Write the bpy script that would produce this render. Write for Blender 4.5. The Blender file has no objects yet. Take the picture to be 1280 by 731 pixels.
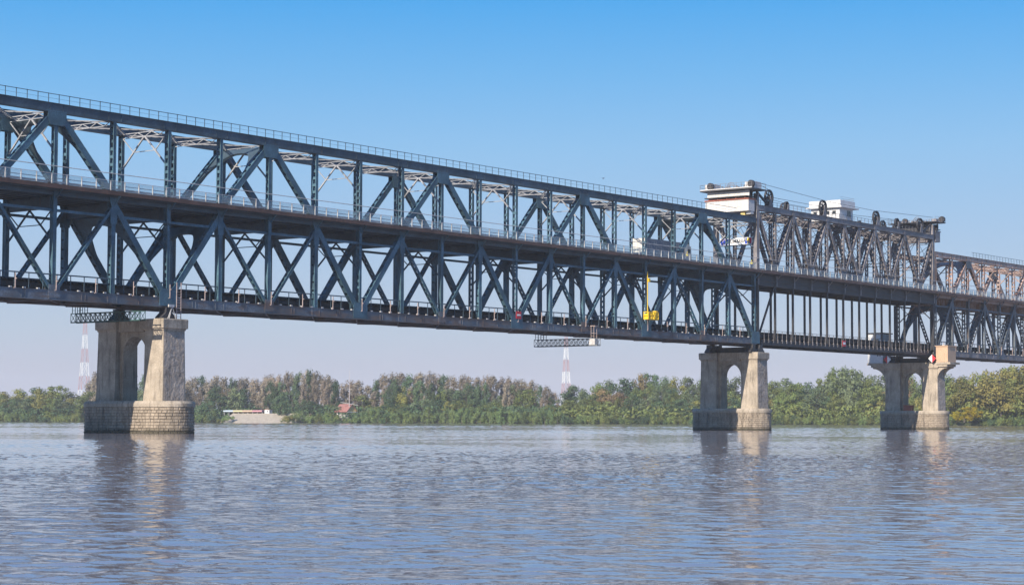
import bpy, math, random
from mathutils import Vector, Matrix
R = math.radians
rnd = random.Random(7)
scene = bpy.context.scene
COL = scene.collection

# ------------------------------------------------------------------ frame
# world: camera above the origin, bridge axis parallel to X, Z up, water at 0
S0, P, W = 192.25, 204.67, 9.46          # pier axis, near truss plane, truss spacing
CAMH = 1.926
C2 = W/2

def wp(x, y, z):                          # bridge coordinates -> world
    return Vector((S0+x, P+y, z))

# ------------------------------------------------------------------ mesh builder
class MB:
    def __init__(s):
        s.v, s.f, s.m = [], [], []
        s.mi = 0
    def add(s, vs, fs):
        b = len(s.v)
        s.v += [tuple(v) for v in vs]
        for f in fs:
            s.f.append(tuple(b+i for i in f)); s.m.append(s.mi)
    def frame(s, o, a, b, c, a0, a1, b0, b1, c0, c1):
        pts = [o+a*x+b*y+c*z for x in (a0, a1) for y in (b0, b1) for z in (c0, c1)]
        s.add(pts, [(0,1,3,2),(4,6,7,5),(0,4,5,1),(2,3,7,6),(0,2,6,4),(1,5,7,3)])
    def box(s, x0, x1, y0, y1, z0, z1):
        s.frame(Vector((0,0,0)), Vector((1,0,0)), Vector((0,1,0)), Vector((0,0,1)), x0, x1, y0, y1, z0, z1)
    def bar(s, p, q, w, h, up=(0,0,1)):
        p, q = Vector(p), Vector(q); u = (q-p); L = u.length
        if L < 1e-6: return
        u.normalize(); up = Vector(up)
        if abs(u.dot(up)) > .99: up = Vector((1,0,0))
        sd = u.cross(up).normalized(); up = sd.cross(u)
        s.frame(p, u, sd, up, 0, L, -w/2, w/2, -h/2, h/2)
    def tube(s, p, q, r0, r1=None, n=6):
        p, q = Vector(p), Vector(q); r1 = r0 if r1 is None else r1
        u = (q-p).normalized(); a = Vector((0,0,1)) if abs(u.z) < .9 else Vector((1,0,0))
        e = u.cross(a).normalized(); g = u.cross(e)
        vs = []
        for c, r in ((p, r0), (q, r1)):
            vs += [c+(e*math.cos(2*math.pi*i/n)+g*math.sin(2*math.pi*i/n))*r for i in range(n)]
        fs = [(i, (i+1) % n, n+(i+1) % n, n+i) for i in range(n)]+[tuple(range(n-1,-1,-1)), tuple(range(n, 2*n))]
        s.add(vs, fs)
    def prism(s, poly, axis, c0, c1):
        n = len(poly); vs = []
        for c in (c0, c1):
            for a, b in poly:
                vs.append({'y': (a, c, b), 'x': (c, a, b), 'z': (a, b, c)}[axis])
        s.add(vs, [tuple(range(n-1,-1,-1)), tuple(range(n, 2*n))]+[(i, (i+1) % n, n+(i+1) % n, n+i) for i in range(n)])
    def loft(s, rings, cap=True):
        n = len(rings[0]); vs = [p for r in rings for p in r]; fs = []
        for k in range(len(rings)-1):
            fs += [(k*n+i, k*n+(i+1) % n, (k+1)*n+(i+1) % n, (k+1)*n+i) for i in range(n)]
        if cap: fs += [tuple(range(n-1,-1,-1)), tuple(range((len(rings)-1)*n, len(rings)*n))]
        s.add(vs, fs)
    def torus(s, c, r, t, w, axis='y', n=28):   # flat rim ring
        vs = []
        for i in range(n):
            a = 2*math.pi*i/n
            for rr, yy in ((r, -w/2), (r, w/2), (r-t, w/2), (r-t, -w/2)):
                d = (rr*math.cos(a), yy, rr*math.sin(a))
                if axis == 'x': d = (yy, rr*math.cos(a), rr*math.sin(a))
                vs.append((c[0]+d[0], c[1]+d[1], c[2]+d[2]))
        fs = []
        for i in range(n):
            j = (i+1) % n
            for k in range(4):
                fs.append((i*4+k, j*4+k, j*4+(k+1) % 4, i*4+(k+1) % 4))
        s.add(vs, fs)
    # --- riveted steel members: two webs, lipped flanges, batten plates
    def laced(s, p, q, depth, width, pitch=1.0, frac=.5, t=.045, lip=.11, solid=False):
        p, q = Vector(p), Vector(q); u = q-p; L = u.length; u.normalize()
        y = Vector((0,1,0)); n = u.cross(y).normalized()
        hw, hd = width/2, depth/2
        for sg in (-1, 1):
            a, b = sorted((sg*(hw-t), sg*hw))
            s.frame(p, u, n, y, 0, L, -hd, hd, a, b)
            for sn in (-1, 1):
                a2, b2 = sorted((sg*(hw-lip), sg*(hw+.03)))
                c2, d2 = sorted((sn*hd, sn*(hd+.04)))
                s.frame(p, u, n, y, 0, L, c2, d2, a2, b2)
        k = max(1, int(L/pitch)); st = L/k
        for sn in (-1, 1):
            c2, d2 = sorted((sn*(hd-.05), sn*(hd-.005)))
            if solid:
                s.frame(p, u, n, y, .0, L, c2, d2, -hw+t, hw-t)
            else:
                for i in range(k):
                    s.frame(p, u, n, y, (i+.5-frac/2)*st, (i+.5+frac/2)*st, c2, d2, -hw+t, hw-t)
    def build(s, name, mat, parent=None, origin=None, smooth=False):
        me = bpy.data.meshes.new(name)
        o0 = Vector(origin) if origin is not None else (Vector(parent['o']) if parent is not None and 'o' in parent else Vector((0,0,0)))
        me.from_pydata([tuple(Vector(v)-o0) for v in s.v], [], s.f)
        mats = mat if isinstance(mat, (list, tuple)) else [mat]
        for m in mats: me.materials.append(m)
        if len(mats) > 1:
            for pl, i in zip(me.polygons, s.m): pl.material_index = i
        if smooth:
            for pl in me.polygons: pl.use_smooth = True
        me.update()
        o = bpy.data.objects.new(name, me); COL.objects.link(o)
        if parent is not None: o.parent = parent
        return o

ROOTS = {}
class Thing:
    """an Empty at the base of a thing; origin in bridge coordinates"""
    def __init__(s, name, label, cat, org, group=None, kind=None):
        s.org = Vector(org)
        s.o = bpy.data.objects.new(name, None); COL.objects.link(s.o)
        s.o.empty_display_size = .5
        s.o.location = wp(*org)
        tag(s.o, label, cat, group, kind)
    def part(s, name, mb, mat, parent=None, smooth=False, label=None):
        o = mb.build(name, mat, None, s.org, smooth)
        o.parent = parent or s.o
        if label: o['label'] = label
        return o
    def copies(s, name, mb, mat, pts, parent=None, org=(0,0,0)):
        """mb is modelled about its own origin; one object per point (bridge coords)"""
        first = None
        for p in pts:
            if first is None:
                first = o = mb.build(name, mat, None, (0,0,0))
            else:
                o = first.copy(); COL.objects.link(o)
            o.location = Vector(p)-s.org
            o.parent = parent or s.o
        return first

def tag(o, label=None, cat=None, group=None, kind=None):
    if label: o['label'] = label
    if cat: o['category'] = cat
    if group: o['group'] = group
    if kind: o['kind'] = kind

# ------------------------------------------------------------------ materials
def new_mat(name):
    m = bpy.data.materials.new(name); m.use_nodes = True
    nt = m.node_tree; b = nt.nodes['Principled BSDF']
    return m, nt, b
def N(nt, t, **kw):
    n = nt.nodes.new(t)
    for k, v in kw.items():
        if k in n.inputs: n.inputs[k].default_value = v
        else: setattr(n, k, v)
    return n
def mixc(nt, fac, a, b, mode='MIX'):
    n = nt.nodes.new('ShaderNodeMix'); n.data_type = 'RGBA'; n.blend_type = mode
    L = nt.links
    for i, s in ((0, fac), (6, a), (7, b)):
        if hasattr(s, 'is_output') or isinstance(s, bpy.types.NodeSocket): L.new(s, n.inputs[i])
        elif i == 0: n.inputs[0].default_value = s
        else: n.inputs[i].default_value = (*s, 1)
    return n.outputs[2]
def ramp(nt, src, lo, hi):
    n = nt.nodes.new('ShaderNodeMapRange'); n.clamp = True
    n.inputs[1].default_value = lo; n.inputs[2].default_value = hi
    nt.links.new(src, n.inputs[0]); return n.outputs[0]
def noise(nt, co, scale, detail=4, rough=.55, dist=0):
    n = N(nt, 'ShaderNodeTexNoise', Scale=scale, Detail=detail, Roughness=rough, Distortion=dist)
    nt.links.new(co, n.inputs['Vector']); return n.outputs[0]
def stretch(nt, co, sc):
    n = N(nt, 'ShaderNodeMapping'); n.inputs['Scale'].default_value = sc
    nt.links.new(co, n.inputs['Vector']); return n.outputs[0]

def paint(name, col, rust=.25, rustcol=(.13,.062,.036), rough=.5, var=.35, bump=.05, streak=(1.2,1.2,.18)):
    m, nt, b = new_mat(name); L = nt.links
    co = N(nt, 'ShaderNodeNewGeometry').outputs['Position']
    n1 = noise(nt, co, .35, 5); n2 = noise(nt, stretch(nt, co, streak), 1.6, 6, .65)
    n3 = noise(nt, co, 5, 3)
    dark = tuple(c*(1-var) for c in col); lite = tuple(min(1, c*(1+var)) for c in col)
    c = mixc(nt, ramp(nt, n1, .35, .65), dark, lite)
    c = mixc(nt, ramp(nt, n3, .4, .75), c, tuple(x*.7 for x in col))
    mask = ramp(nt, n2, .72-rust*.45, .80-rust*.35)
    c = mixc(nt, mask, c, rustcol)
    L.new(c, b.inputs['Base Color']); b.inputs['Roughness'].default_value = rough
    b.inputs['Specular IOR Level'].default_value = .35
    if bump:
        bp = N(nt, 'ShaderNodeBump', Strength=.5, Distance=bump); L.new(n3, bp.inputs['Height']); L.new(bp.outputs[0], b.inputs['Normal'])
    return m
def plain(name, col, rough=.6, var=.15, scale=2.0, metal=0):
    m, nt, b = new_mat(name)
    co = N(nt, 'ShaderNodeNewGeometry').outputs['Position']
    n1 = noise(nt, co, scale, 4)
    c = mixc(nt, ramp(nt, n1, .3, .7), tuple(x*(1-var) for x in col), tuple(min(1, x*(1+var)) for x in col))
    nt.links.new(c, b.inputs['Base Color']); b.inputs['Roughness'].default_value = rough; b.inputs['Metallic'].default_value = metal
    return m
def stone(name, col, var=.25, stain=(.12,.105,.09), bump=.06, bscale=3.0, stainamt=.5, wet=False):
    m, nt, b = new_mat(name); L = nt.links
    co = N(nt, 'ShaderNodeNewGeometry').outputs['Position']
    n1 = noise(nt, co, .5, 5); n2 = noise(nt, stretch(nt, co, (1.3,1.3,.16)), 1.3, 6, .6); n3 = noise(nt, co, bscale, 5, .6)
    c = mixc(nt, ramp(nt, n1, .3, .7), tuple(x*(1-var) for x in col), tuple(x*(1+var) for x in col))
    c = mixc(nt, ramp(nt, n2, .62-.2*stainamt, .80), c, stain)
    c = mixc(nt, ramp(nt, n3, .3, .7), c, tuple(x*.8 for x in col), 'MIX') if False else c
    c = mixc(nt, ramp(nt, noise(nt, co, bscale*2.2, 4), .3, .75), c, mixc(nt, 1.0, c, (.62,.6,.58), 'MULTIPLY'))
    if wet:
        sp = N(nt, 'ShaderNodeSeparateXYZ'); L.new(co, sp.inputs[0])
        ad = N(nt, 'ShaderNodeMath', operation='MULTIPLY_ADD'); L.new(n1, ad.inputs[0]); ad.inputs[1].default_value = -1.1; L.new(sp.outputs['Z'], ad.inputs[2])
        c = mixc(nt, ramp(nt, ad.outputs[0], .25, -.25), c, (.085,.075,.055))
    L.new(c, b.inputs['Base Color']); b.inputs['Roughness'].default_value = .9
    b.inputs['Specular IOR Level'].default_value = .2
    bp = N(nt, 'ShaderNodeBump', Strength=.9, Distance=bump); L.new(n3, bp.inputs['Height']); L.new(bp.outputs[0], b.inputs['Normal'])
    return m
def leaf(name, col, col2, trans=.25):
    m, nt, b = new_mat(name); L = nt.links
    oi = N(nt, 'ShaderNodeObjectInfo')
    co = N(nt, 'ShaderNodeTexCoord').outputs['Object']
    n1 = noise(nt, co, .22, 3); n2 = noise(nt, co, 1.4, 2)
    c = mixc(nt, ramp(nt, n1, .35, .65), col, col2)
    c = mixc(nt, ramp(nt, n2, .35, .7), c, tuple(x*.55 for x in col))
    hsv = N(nt, 'ShaderNodeHueSaturation')
    L.new(c, hsv.inputs['Color'])
    mr = N(nt, 'ShaderNodeMapRange'); L.new(oi.outputs['Random'], mr.inputs[0]); mr.inputs[3].default_value = .70; mr.inputs[4].default_value = 1.35
    L.new(mr.outputs[0], hsv.inputs['Value'])
    wn = N(nt, 'ShaderNodeTexWhiteNoise', noise_dimensions='1D'); L.new(oi.outputs['Random'], wn.inputs['W'])
    mr2 = N(nt, 'ShaderNodeMapRange'); L.new(wn.outputs['Value'], mr2.inputs[0]); mr2.inputs[3].default_value = .482; mr2.inputs[4].default_value = .512
    L.new(mr2.outputs[0], hsv.inputs['Hue'])
    L.new(hsv.outputs[0], b.inputs['Base Color']); b.inputs['Roughness'].default_value = .7
    b.inputs['Specular IOR Level'].default_value = .15
    tr = N(nt, 'ShaderNodeBsdfTranslucent'); L.new(hsv.outputs[0], tr.inputs['Color'])
    mx = N(nt, 'ShaderNodeMixShader'); mx.inputs[0].default_value = trans
    L.new(b.outputs[0], mx.inputs[1]); L.new(tr.outputs[0], mx.inputs[2])
    L.new(mx.outputs[0], nt.nodes['Material Output'].inputs['Surface'])
    return m

M = {}
M['steel'] = paint('blue_grey_steel_paint', (.064,.130,.172), .20, (.095,.075,.072), var=.42)
M['steel_chord'] = paint('weathered_grey_steel_paint', (.135,.155,.180), .60, (.150,.108,.092), var=.42, streak=(.12,.5,.5))
M['steel_top'] = paint('dark_steel_paint', (.056,.088,.115), .22, (.095,.07,.062))
M['steel_lite'] = paint('pale_grey_steel_paint', (.33,.335,.35), .26, (.12,.09,.08))
M['lift'] = paint('grey_brown_steel_paint', (.195,.180,.186), .30, (.15,.105,.088), var=.4)
M['lift_dark'] = paint('dark_brown_steel_paint', (.042,.042,.048), .3, (.075,.045,.035))
M['rusty'] = paint('rusted_steel_paint', (.40,.30,.26), .50, (.26,.115,.06), var=.4)
M['rust_edge'] = paint('rusty_deck_edge', (.115,.062,.045), .4, (.16,.075,.045))
M['deck'] = plain('deck_concrete', (.16,.155,.15), .9)
M['asphalt'] = plain('asphalt', (.05,.05,.052), .9)
M['track'] = paint('dark_track_steel', (.032,.031,.033), .4, (.05,.034,.028), .7)
M['white_post'] = plain('pale_post_paint', (.46,.45,.45), .6, .25)
M['pink_post'] = plain('rusty_pink_post_paint', (.38,.30,.28), .7, .25)
M['stone'] = stone('pier_concrete', (.44,.38,.31))
M['stone_dark'] = stone('pier_rough_concrete', (.46,.40,.35), bump=.45, bscale=1.5, stainamt=.35)
M['masonry'] = stone('pier_masonry', (.40,.335,.265), bump=.08, bscale=2.4, stainamt=.75, wet=True)
M['mortar'] = stone('pier_mortar', (.25,.215,.18), bump=.03)
M['cream'] = paint('cream_render', (.64,.62,.60), .22, (.35,.28,.22), .8, .08, 0)
M['white'] = paint('white_paint', (.66,.665,.67), .22, (.45,.40,.36), .6, .08, 0)
M['tan'] = paint('tan_panel_paint', (.55,.38,.26), .12, (.3,.18,.12), .8, .12, 0)
M['rustband'] = paint('red_rust_band', (.30,.10,.07), .4, (.2,.08,.05))
M['glass_dark'] = plain('dark_window_glass', (.03,.035,.04), .1)
M['yellow'] = plain('yellow_machine_paint', (.75,.50,.02), .5, .12)
M['hivis'] = plain('yellow_hi_vis_cloth', (.75,.66,.03), .8, .1)
M['red'] = plain('red_sign_paint', (.55,.02,.035), .5, .1)
M['signwhite'] = plain('white_sign_paint', (.80,.80,.80), .5, .05)
M['signblue'] = plain('blue_flag_print', (.01,.06,.45), .5, .05)
M['signyellow'] = plain('yellow_flag_print', (.85,.58,.02), .5, .05)
M['black'] = plain('black_lettering', (.02,.02,.02), .6)
M['rubber'] = plain('tyre_rubber', (.02,.02,.02), .9)
M['trailer_side'] = plain('grey_tarpaulin', (.14,.17,.22), .55, .12, .4)
M['truck_white'] = plain('off_white_panel', (.70,.66,.60), .5, .08)
M['green_gantry'] = paint('green_steel_paint', (.045,.10,.095), .2)
M['grey_gantry'] = paint('grey_galvanised_steel', (.16,.17,.18), .1)
M['bark'] = plain('bark', (.10,.085,.07), .9, .3)
M['bark_pale'] = plain('pale_bark', (.26,.22,.19), .9, .3)
M['skin'] = plain('skin', (.45,.27,.19), .6, .05)
M['navy'] = plain('dark_blue_cloth', (.03,.035,.09), .9)
M['hair'] = plain('dark_hair', (.02,.015,.012), .8)
M['pylon_red'] = plain('haze_paled_red_paint', (.48,.30,.32), .6, .1)  # red paled and greyed: distance haze put into the pylon colour
M['pylon_white'] = plain('white_mast_paint', (.80,.80,.80), .6, .05)

def glass_panel():
    m, nt, b = new_mat('frosted_glass_panel'); L = nt.links
    b.inputs['Base Color'].default_value = (.50,.55,.56,1); b.inputs['Roughness'].default_value = .3
    tr = N(nt, 'ShaderNodeBsdfTransparent'); tr.inputs[0].default_value = (.93,.97,.98,1)
    mx = N(nt, 'ShaderNodeMixShader'); mx.inputs[0].default_value = .20
    L.new(tr.outputs[0], mx.inputs[1]); L.new(b.outputs[0], mx.inputs[2])
    L.new(mx.outputs[0], nt.nodes['Material Output'].inputs['Surface']); return m
M['panel'] = glass_panel()

# ------------------------------------------------------------------ trusses
ZB0, ZB1 = 17.30, 18.55      # bottom chord
ZT0, ZT1 = 41.80, 42.90      # top chord
ZM = 31.1                    # mid node level
ZTIE = 29.0
ZD = 32.30                   # road deck top

def sway_mb(mb, x, ztop, drop, ztie):
    c = Vector((x, C2, ztop)); a = Vector((x, .35, ztop-drop)); b = Vector((x, W-.35, ztop-drop))
    mb.bar(c, a, .20, .20); mb.bar(c, b, .20, .20)
    m1 = c.lerp(a, .5); m2 = c.lerp(b, .5)
    mb.bar(m1, m2, .11, .11)
    mb.bar(m1, (x, .35, ztop-.1), .12, .12); mb.bar(m2, (x, W-.35, ztop-.1), .12, .12)

def portal(mb, p0, p1, s_top, s_mid, s_side, th=.35):
    """arched plate between the two inclined members running from p0 (top) to p1"""
    p0, p1 = Vector(p0), Vector(p1); d = p1-p0; n = Vector((0,1,0)).cross(d).normalized()
    k = 16; y0, y1 = .40, W-.40
    for i in range(k):
        ya, yb = y0+(y1-y0)*i/k, y0+(y1-y0)*(i+1)/k
        f = lambda y: s_mid+(s_side-s_mid)*abs((y-C2)/(C2-.4))**3.2
        pts = []
        for off in (-th/2, th/2):
            for (y, s) in ((ya, s_top), (yb, s_top), (yb, f(yb)), (ya, f(ya))):
                q = p0+d*s+n*off; pts.append((q.x, y, q.z))
        mb.add(pts, [(3,2,1,0),(4,5,6,7),(0,1,5,4),(1,2,6,5),(2,3,7,6),(3,0,4,7)])

def truss_span(T, x0, k0, k1, L, mats, portals_up=(), portals_lo=(), zt=(ZT0, ZT1), endpost=True, phase=0):
    st, ch, tp, br = mats
    X = lambda k: x0+L*k
    zt0, zt1 = zt
    ztn = zt0+.3; zbn = ZB1-.45
    # chords
    for y in (0, W):
        mb = MB(); xa, xb = X(k0)-.5, X(k1)+.5
        mb.box(xa, xb, y-.36, y+.36, ZB0+.06, ZB1); mb.box(xa, xb, y-.46, y+.46, ZB0, ZB0+.057); mb.box(xa, xb, y-.44, y+.44, ZB1+.003, ZB1+.05)
        for k in range(k0, k1+1):
            for dx in (-.8, .8, L/2-.3, L/2+.3):
                if xa < X(k)+dx < xb: mb.box(X(k)+dx-.06, X(k)+dx+.06, y-.40, y+.40, ZB0+.1, ZB1-.05)
        T.part('bottom_chord', mb, ch)
        mb = MB()
        ka = k0 if (k0+phase) % 4 == 2 or k0 < 0 else k0
        xa2, xb2 = X(k0)-.4, X(k1)+.4
        mb.box(xa2, xb2, y-.38, y+.38, zt0, zt1); mb.box(xa2, xb2, y-.52, y+.52, zt1+.003, zt1+.06)
        mb.box(xa2, xb2, y-.47, y+.47, zt0-.06, zt0-.003)
        for k in range(k0, k1+1):
            for dx in (-1.1, 1.1):
                if xa2 < X(k)+dx < xb2: mb.box(X(k)+dx-.07, X(k)+dx+.07, y-.42, y+.42, zt0+.05, zt1-.05)
        T.part('top_chord', mb, tp)
        mb = MB(); mb.box(X(k0)-.3, X(k1)+.3, y-.16, y+.16, ZTIE-.17, ZTIE+.17)
        T.part('mid_tie', mb, st)
        mb = MB(); mb.box(X(k0)-.3, X(k1)+.3, y-.28, y+.28, ZD-1.35, ZD-.45)
        T.part('mid_chord', mb, tp)
    # web members
    for y in (0, W):
        for k in range(k0, k1+1):
            t = (k+phase) % 4; x = X(k); odd = t % 2 == 1
            zlo, zhi = ZB1+.05, ZTIE-.17
            mb = MB()
            if t == 0: mb.laced((x,y,zlo), (x,y,zhi), .42, .74, .95, .38)
            elif t == 2: mb.laced((x,y,zlo), (x,y,zhi), .52, .62, 1.2, .8, solid=True)
            else: mb.laced((x,y,zlo), (x,y,zhi), .62, .72, 1.2, .8, solid=(t == 1))
            T.part('lower_post', mb, st)
            mb = MB(); zhi2 = zt0-.06 if t != 2 else zt0-1.2
            if t == 2: mb.laced((x,y,ZD+.02), (x,y,zhi2), .50, .60, 1.0, .5)
            else: mb.laced((x,y,ZD+.02), (x,y,zhi2), .42, .74, .95, .38)
            if not (x0 == 0 and k == k1): T.part('upper_post', mb, st)
            mb = MB()   # mid gusset and bracket stub
            if odd:
                mb.prism([(x-.55,ZTIE-1.0),(x+.55,ZTIE-1.0),(x+.60,ZTIE+.4),(x+.40,ZTIE+1.2),(x+.95,ZD-.5),(x-.95,ZD-.5),(x-.40,ZTIE+1.2),(x-.60,ZTIE+.4)], 'y', y-.40, y-.34)
                mb.prism([(x-.55,ZTIE-1.0),(x+.55,ZTIE-1.0),(x+.60,ZTIE+.4),(x+.40,ZTIE+1.2),(x+.95,ZD-.5),(x-.95,ZD-.5),(x-.40,ZTIE+1.2),(x-.60,ZTIE+.4)], 'y', y+.34, y+.40)
            else:
                mb.box(x-.32, x+.32, y-.37, y-.33, ZTIE-.4, ZD-.5); mb.box(x-.32, x+.32, y+.33, y+.37, ZTIE-.4, ZD-.5)
            mb.box(x-.06, x+.06, y-.33, y+.33, ZTIE+.17, ZD-.5)
            T.part('mid_gusset', mb, st)
            sg = -1 if y == 0 else 1
            mb = MB(); yo = y+sg*1.5
            mb.bar((x+.15, y+sg*.42, ZD-1.7), (x+.15, yo, ZD-.55), .12, .16)
            mb.bar((x+.15, y+sg*.42, ZD-.62), (x+.15, yo, ZD-.62), .14, .2)
            T.part('walkway_bracket', mb, st)
            if t == 2:      # apex gusset
                mb = MB()
                for yy in (y-.46, y+.41):
                    mb.prism([(x-1.55,zt0+.15),(x+1.55,zt0+.15),(x+1.55,zt0-.7),(x+1.15,zt0-1.75),(x-1.15,zt0-1.75),(x-1.55,zt0-.7)], 'y', yy, yy+.05)
                T.part('apex_gusset', mb, st)
            if t == 0:      # foot gusset
                mb = MB()
                for yy in (y-.46, y+.41):
                    mb.prism([(x-1.6,ZB0+.15),(x+1.6,ZB0+.15),(x+1.6,ZB1+.7),(x+1.3,ZB1+1.3),(x-1.3,ZB1+1.3),(x-1.6,ZB1+.7)], 'y', yy, yy+.05)
                T.part('foot_gusset', mb, st)
            if t == 2:
                mb = MB()
                for yy in (y-.44, y+.40):
                    mb.prism([(x-1.0,ZB0+.3),(x+1.0,ZB0+.3),(x+.9,ZB1+.75),(x-.9,ZB1+.75)], 'y', yy, yy+.04)
                T.part('foot_plate', mb, ch)
            if k < k1:
                # inclined members between k and k+1
                x2 = X(k+1); t2 = (t+1) % 4
                if t == 0:   up, lo = None, ((x,zbn),(x2,ZM-.3))          # foot rises to mid node
                if t == 1:   up, lo = ((x,ZM+.6),(x2,ztn)), ((x,ZM-.8),(x2,zbn))   # rises to apex / light sub-diagonal
                if t == 2:   up, lo = ((x,ztn),(x2,ZM+.6)), ((x,zbn),(x2,ZM-.8))
                if t == 3:   up, lo = None, ((x,ZM-.3),(x2,zbn))
                if up:
                    mb = MB(); mb.laced((up[0][0],y,up[0][1]), (up[1][0],y,up[1][1]), .80, .72, 1.25, .62)
                    T.part('upper_diagonal', mb, st)
                mb = MB()
                if t in (0, 3): mb.laced((lo[0][0],y,lo[0][1]), (lo[1][0],y,lo[1][1]), .84, .72, 1.25, .66)
                else: mb.laced((lo[0][0],y,lo[0][1]), (lo[1][0],y,lo[1][1]), .34, .68, 1.0, .36)
                T.part('lower_diagonal' if t in (0, 3) else 'light_diagonal', mb, st)
    # cross members
    for k in range(k0, k1+1):
        x = X(k); t = (k+phase) % 4
        mb = MB(); mb.box(x-.09, x+.09, .40, W-.40, ZB0+.12, ZB1-.06); mb.box(x-.25, x+.25, .42, W-.42, ZB0+.04, ZB0+.115)
        T.part('lower_floor_beam', mb, ch)
        mb = MB(); mb.box(x-.08, x+.08, .42, W-.42, ZTIE+.3, ZD-.44); mb.box(x-.26, x+.26, .44, W-.44, ZTIE+.22, ZTIE+.297)
        T.part('road_floor_beam', mb, tp)
        mb = MB(); z = zt0-.12
        mb.bar((x,.4,z+.28), (x,W-.4,z+.28), .12, .1); mb.bar((x,.4,z-.35), (x,W-.4,z-.35), .12, .1)
        for i in range(6):
            ya, yb = .4+(W-.8)*i/6, .4+(W-.8)*(i+1)/6
            mb.bar((x, ya, z-.35 if i % 2 else z+.28), (x, yb, z+.28 if i % 2 else z-.35), .09, .09)
        T.part('top_strut', mb, br)
        if t % 2 == 0:
            mb = MB(); sway_mb(mb, x, zt0-.4, 4.3, 0); T.part('sway_brace', mb, br)
            mb = MB(); sway_mb(mb, x, ZTIE+.2, 4.0, 0); T.part('lower_sway_brace', mb, tp)
        if k < k1:
            x2 = X(k+1)
            mb = MB()
            for (ya, yb) in ((.4, W-.4), (W-.4, .4)):
                zz = zt0+.15 if ya < 1 else zt0-.02
                p, q = Vector((x, ya, zz)), Vector((x2, yb, zz)); u = (q-p).normalized(); sd = Vector((-u.y, u.x, 0))
                mb.bar(p+sd*.22, q+sd*.22, .12, .12); mb.bar(p-sd*.22, q-sd*.22, .12, .12)
                for i in range(12):
                    a = p.lerp(q, (i+.5)/12); mb.bar(a+sd*.22, a-sd*.22, .25, .05)
            T.part('top_lateral_brace', mb, br)
            mb = MB(); mb.bar((x,.4,ZB0+.0), (x2,W-.4,ZB0+.0), .2, .1); mb.bar((x,W-.4,ZB0-.12), (x2,.4,ZB0-.12), .2, .1)
            T.part('bottom_lateral_brace', mb, ch)
    for (ka, kb) in portals_up:
        mb = MB(); portal(mb, (X(ka),0,ztn), (X(kb),0,ZM+.6), .05, .12, .52); T.part('portal_arch', mb, tp)
    for (ka, kb) in portals_lo:
        mb = MB(); portal(mb, (X(ka),0,ZM-.3), (X(kb),0,zbn), .12, .2, .6); T.part('lower_portal_arch', mb, st)

def decks(T, xa, xb, mats, lo=True, step=2.5, near_cut=None):
    st, ch, tp = mats
    mb = MB(); mb.box(xa, xb, -1.55, W+1.55, ZD-.42, ZD-.1); T.part('road_deck', mb, M['deck'])
    mb = MB(); mb.box(xa, xb, .9, W-.9, ZD-.096, ZD-.06); T.part('road_surface', mb, M['asphalt'])
    mb = MB()
    for y in (-1.58, W+1.58): mb.box(xa, xb, y-.09, y+.09, ZD-.62, ZD-.04)
    T.part('deck_edge_beam', mb, M['rust_edge'])
    for i, y in enumerate((1.3, 3.0, C2, 6.4, 8.1)):
        mb = MB(); mb.box(xa, xb, y-.07, y+.07, ZD-1.5, ZD-.43); mb.box(xa, xb, y-.18, y+.18, ZD-1.56, ZD-1.503)
        T.part('road_stringer', mb, tp)
    mb = MB()
    for y in (-1.0, -.6): mb.box(xa, xb, y-.05, y+.05, ZD-.78, ZD-.43)
    T.part('walkway_stringer', mb, tp)
    # parapets
    for side, y in ((-1, -1.55), (1, W+1.55)):
        mb = MB(); mb.bar((xa,y,ZD+1.27), (xb,y,ZD+1.27), .09, .07); mb.bar((xa,y,ZD+.14), (xb,y,ZD+.14), .05, .05)
        rail = T.part('parapet_rail', mb, M['white_post'])
        n = int((xb-xa)/step); xs = [xa+(i+.5)*step for i in range(n)]
        pm = MB(); pm.box(-.06, .06, -.07, .07, -.02, 1.30)
        if side < 0:
            pts = xs[-95:] if len(xs) > 95 else xs
            T.copies('parapet_post', pm, M['white_post'], [(x, y, ZD) for x in pts], rail)
        else:
            mm = MB()
            for x in xs: mm.box(x-.06, x+.06, y-.07, y+.07, ZD-.02, ZD+1.30)
            o = T.part('far_parapet_post', mm, M['white_post']); o['kind'] = 'stuff'
        gm = MB()
        for x in xs:
            gm.box(x-step+.16 if x-step > xa else xa, x-.16, y-.012, y+.012, ZD+.2, ZD+1.18)
        T.part('parapet_panel', gm, M['panel'])
    # pipe rail on the truss line
    for y in (-.46, W+.46):
        mb = MB(); mb.tube((xa,y,ZD+2.42), (xb,y,ZD+2.42), .06); T.part('pipe_rail', mb, M['white_post'])
    mb = MB()
    for y in (.7, W-.7):
        mb.box(xa, xb, y-.04, y+.04, ZD+.35, ZD+.62)
    T.part('crash_barrier', mb, M['steel_lite'])
    if lo: railway(T, xa, xb, ch)

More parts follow.
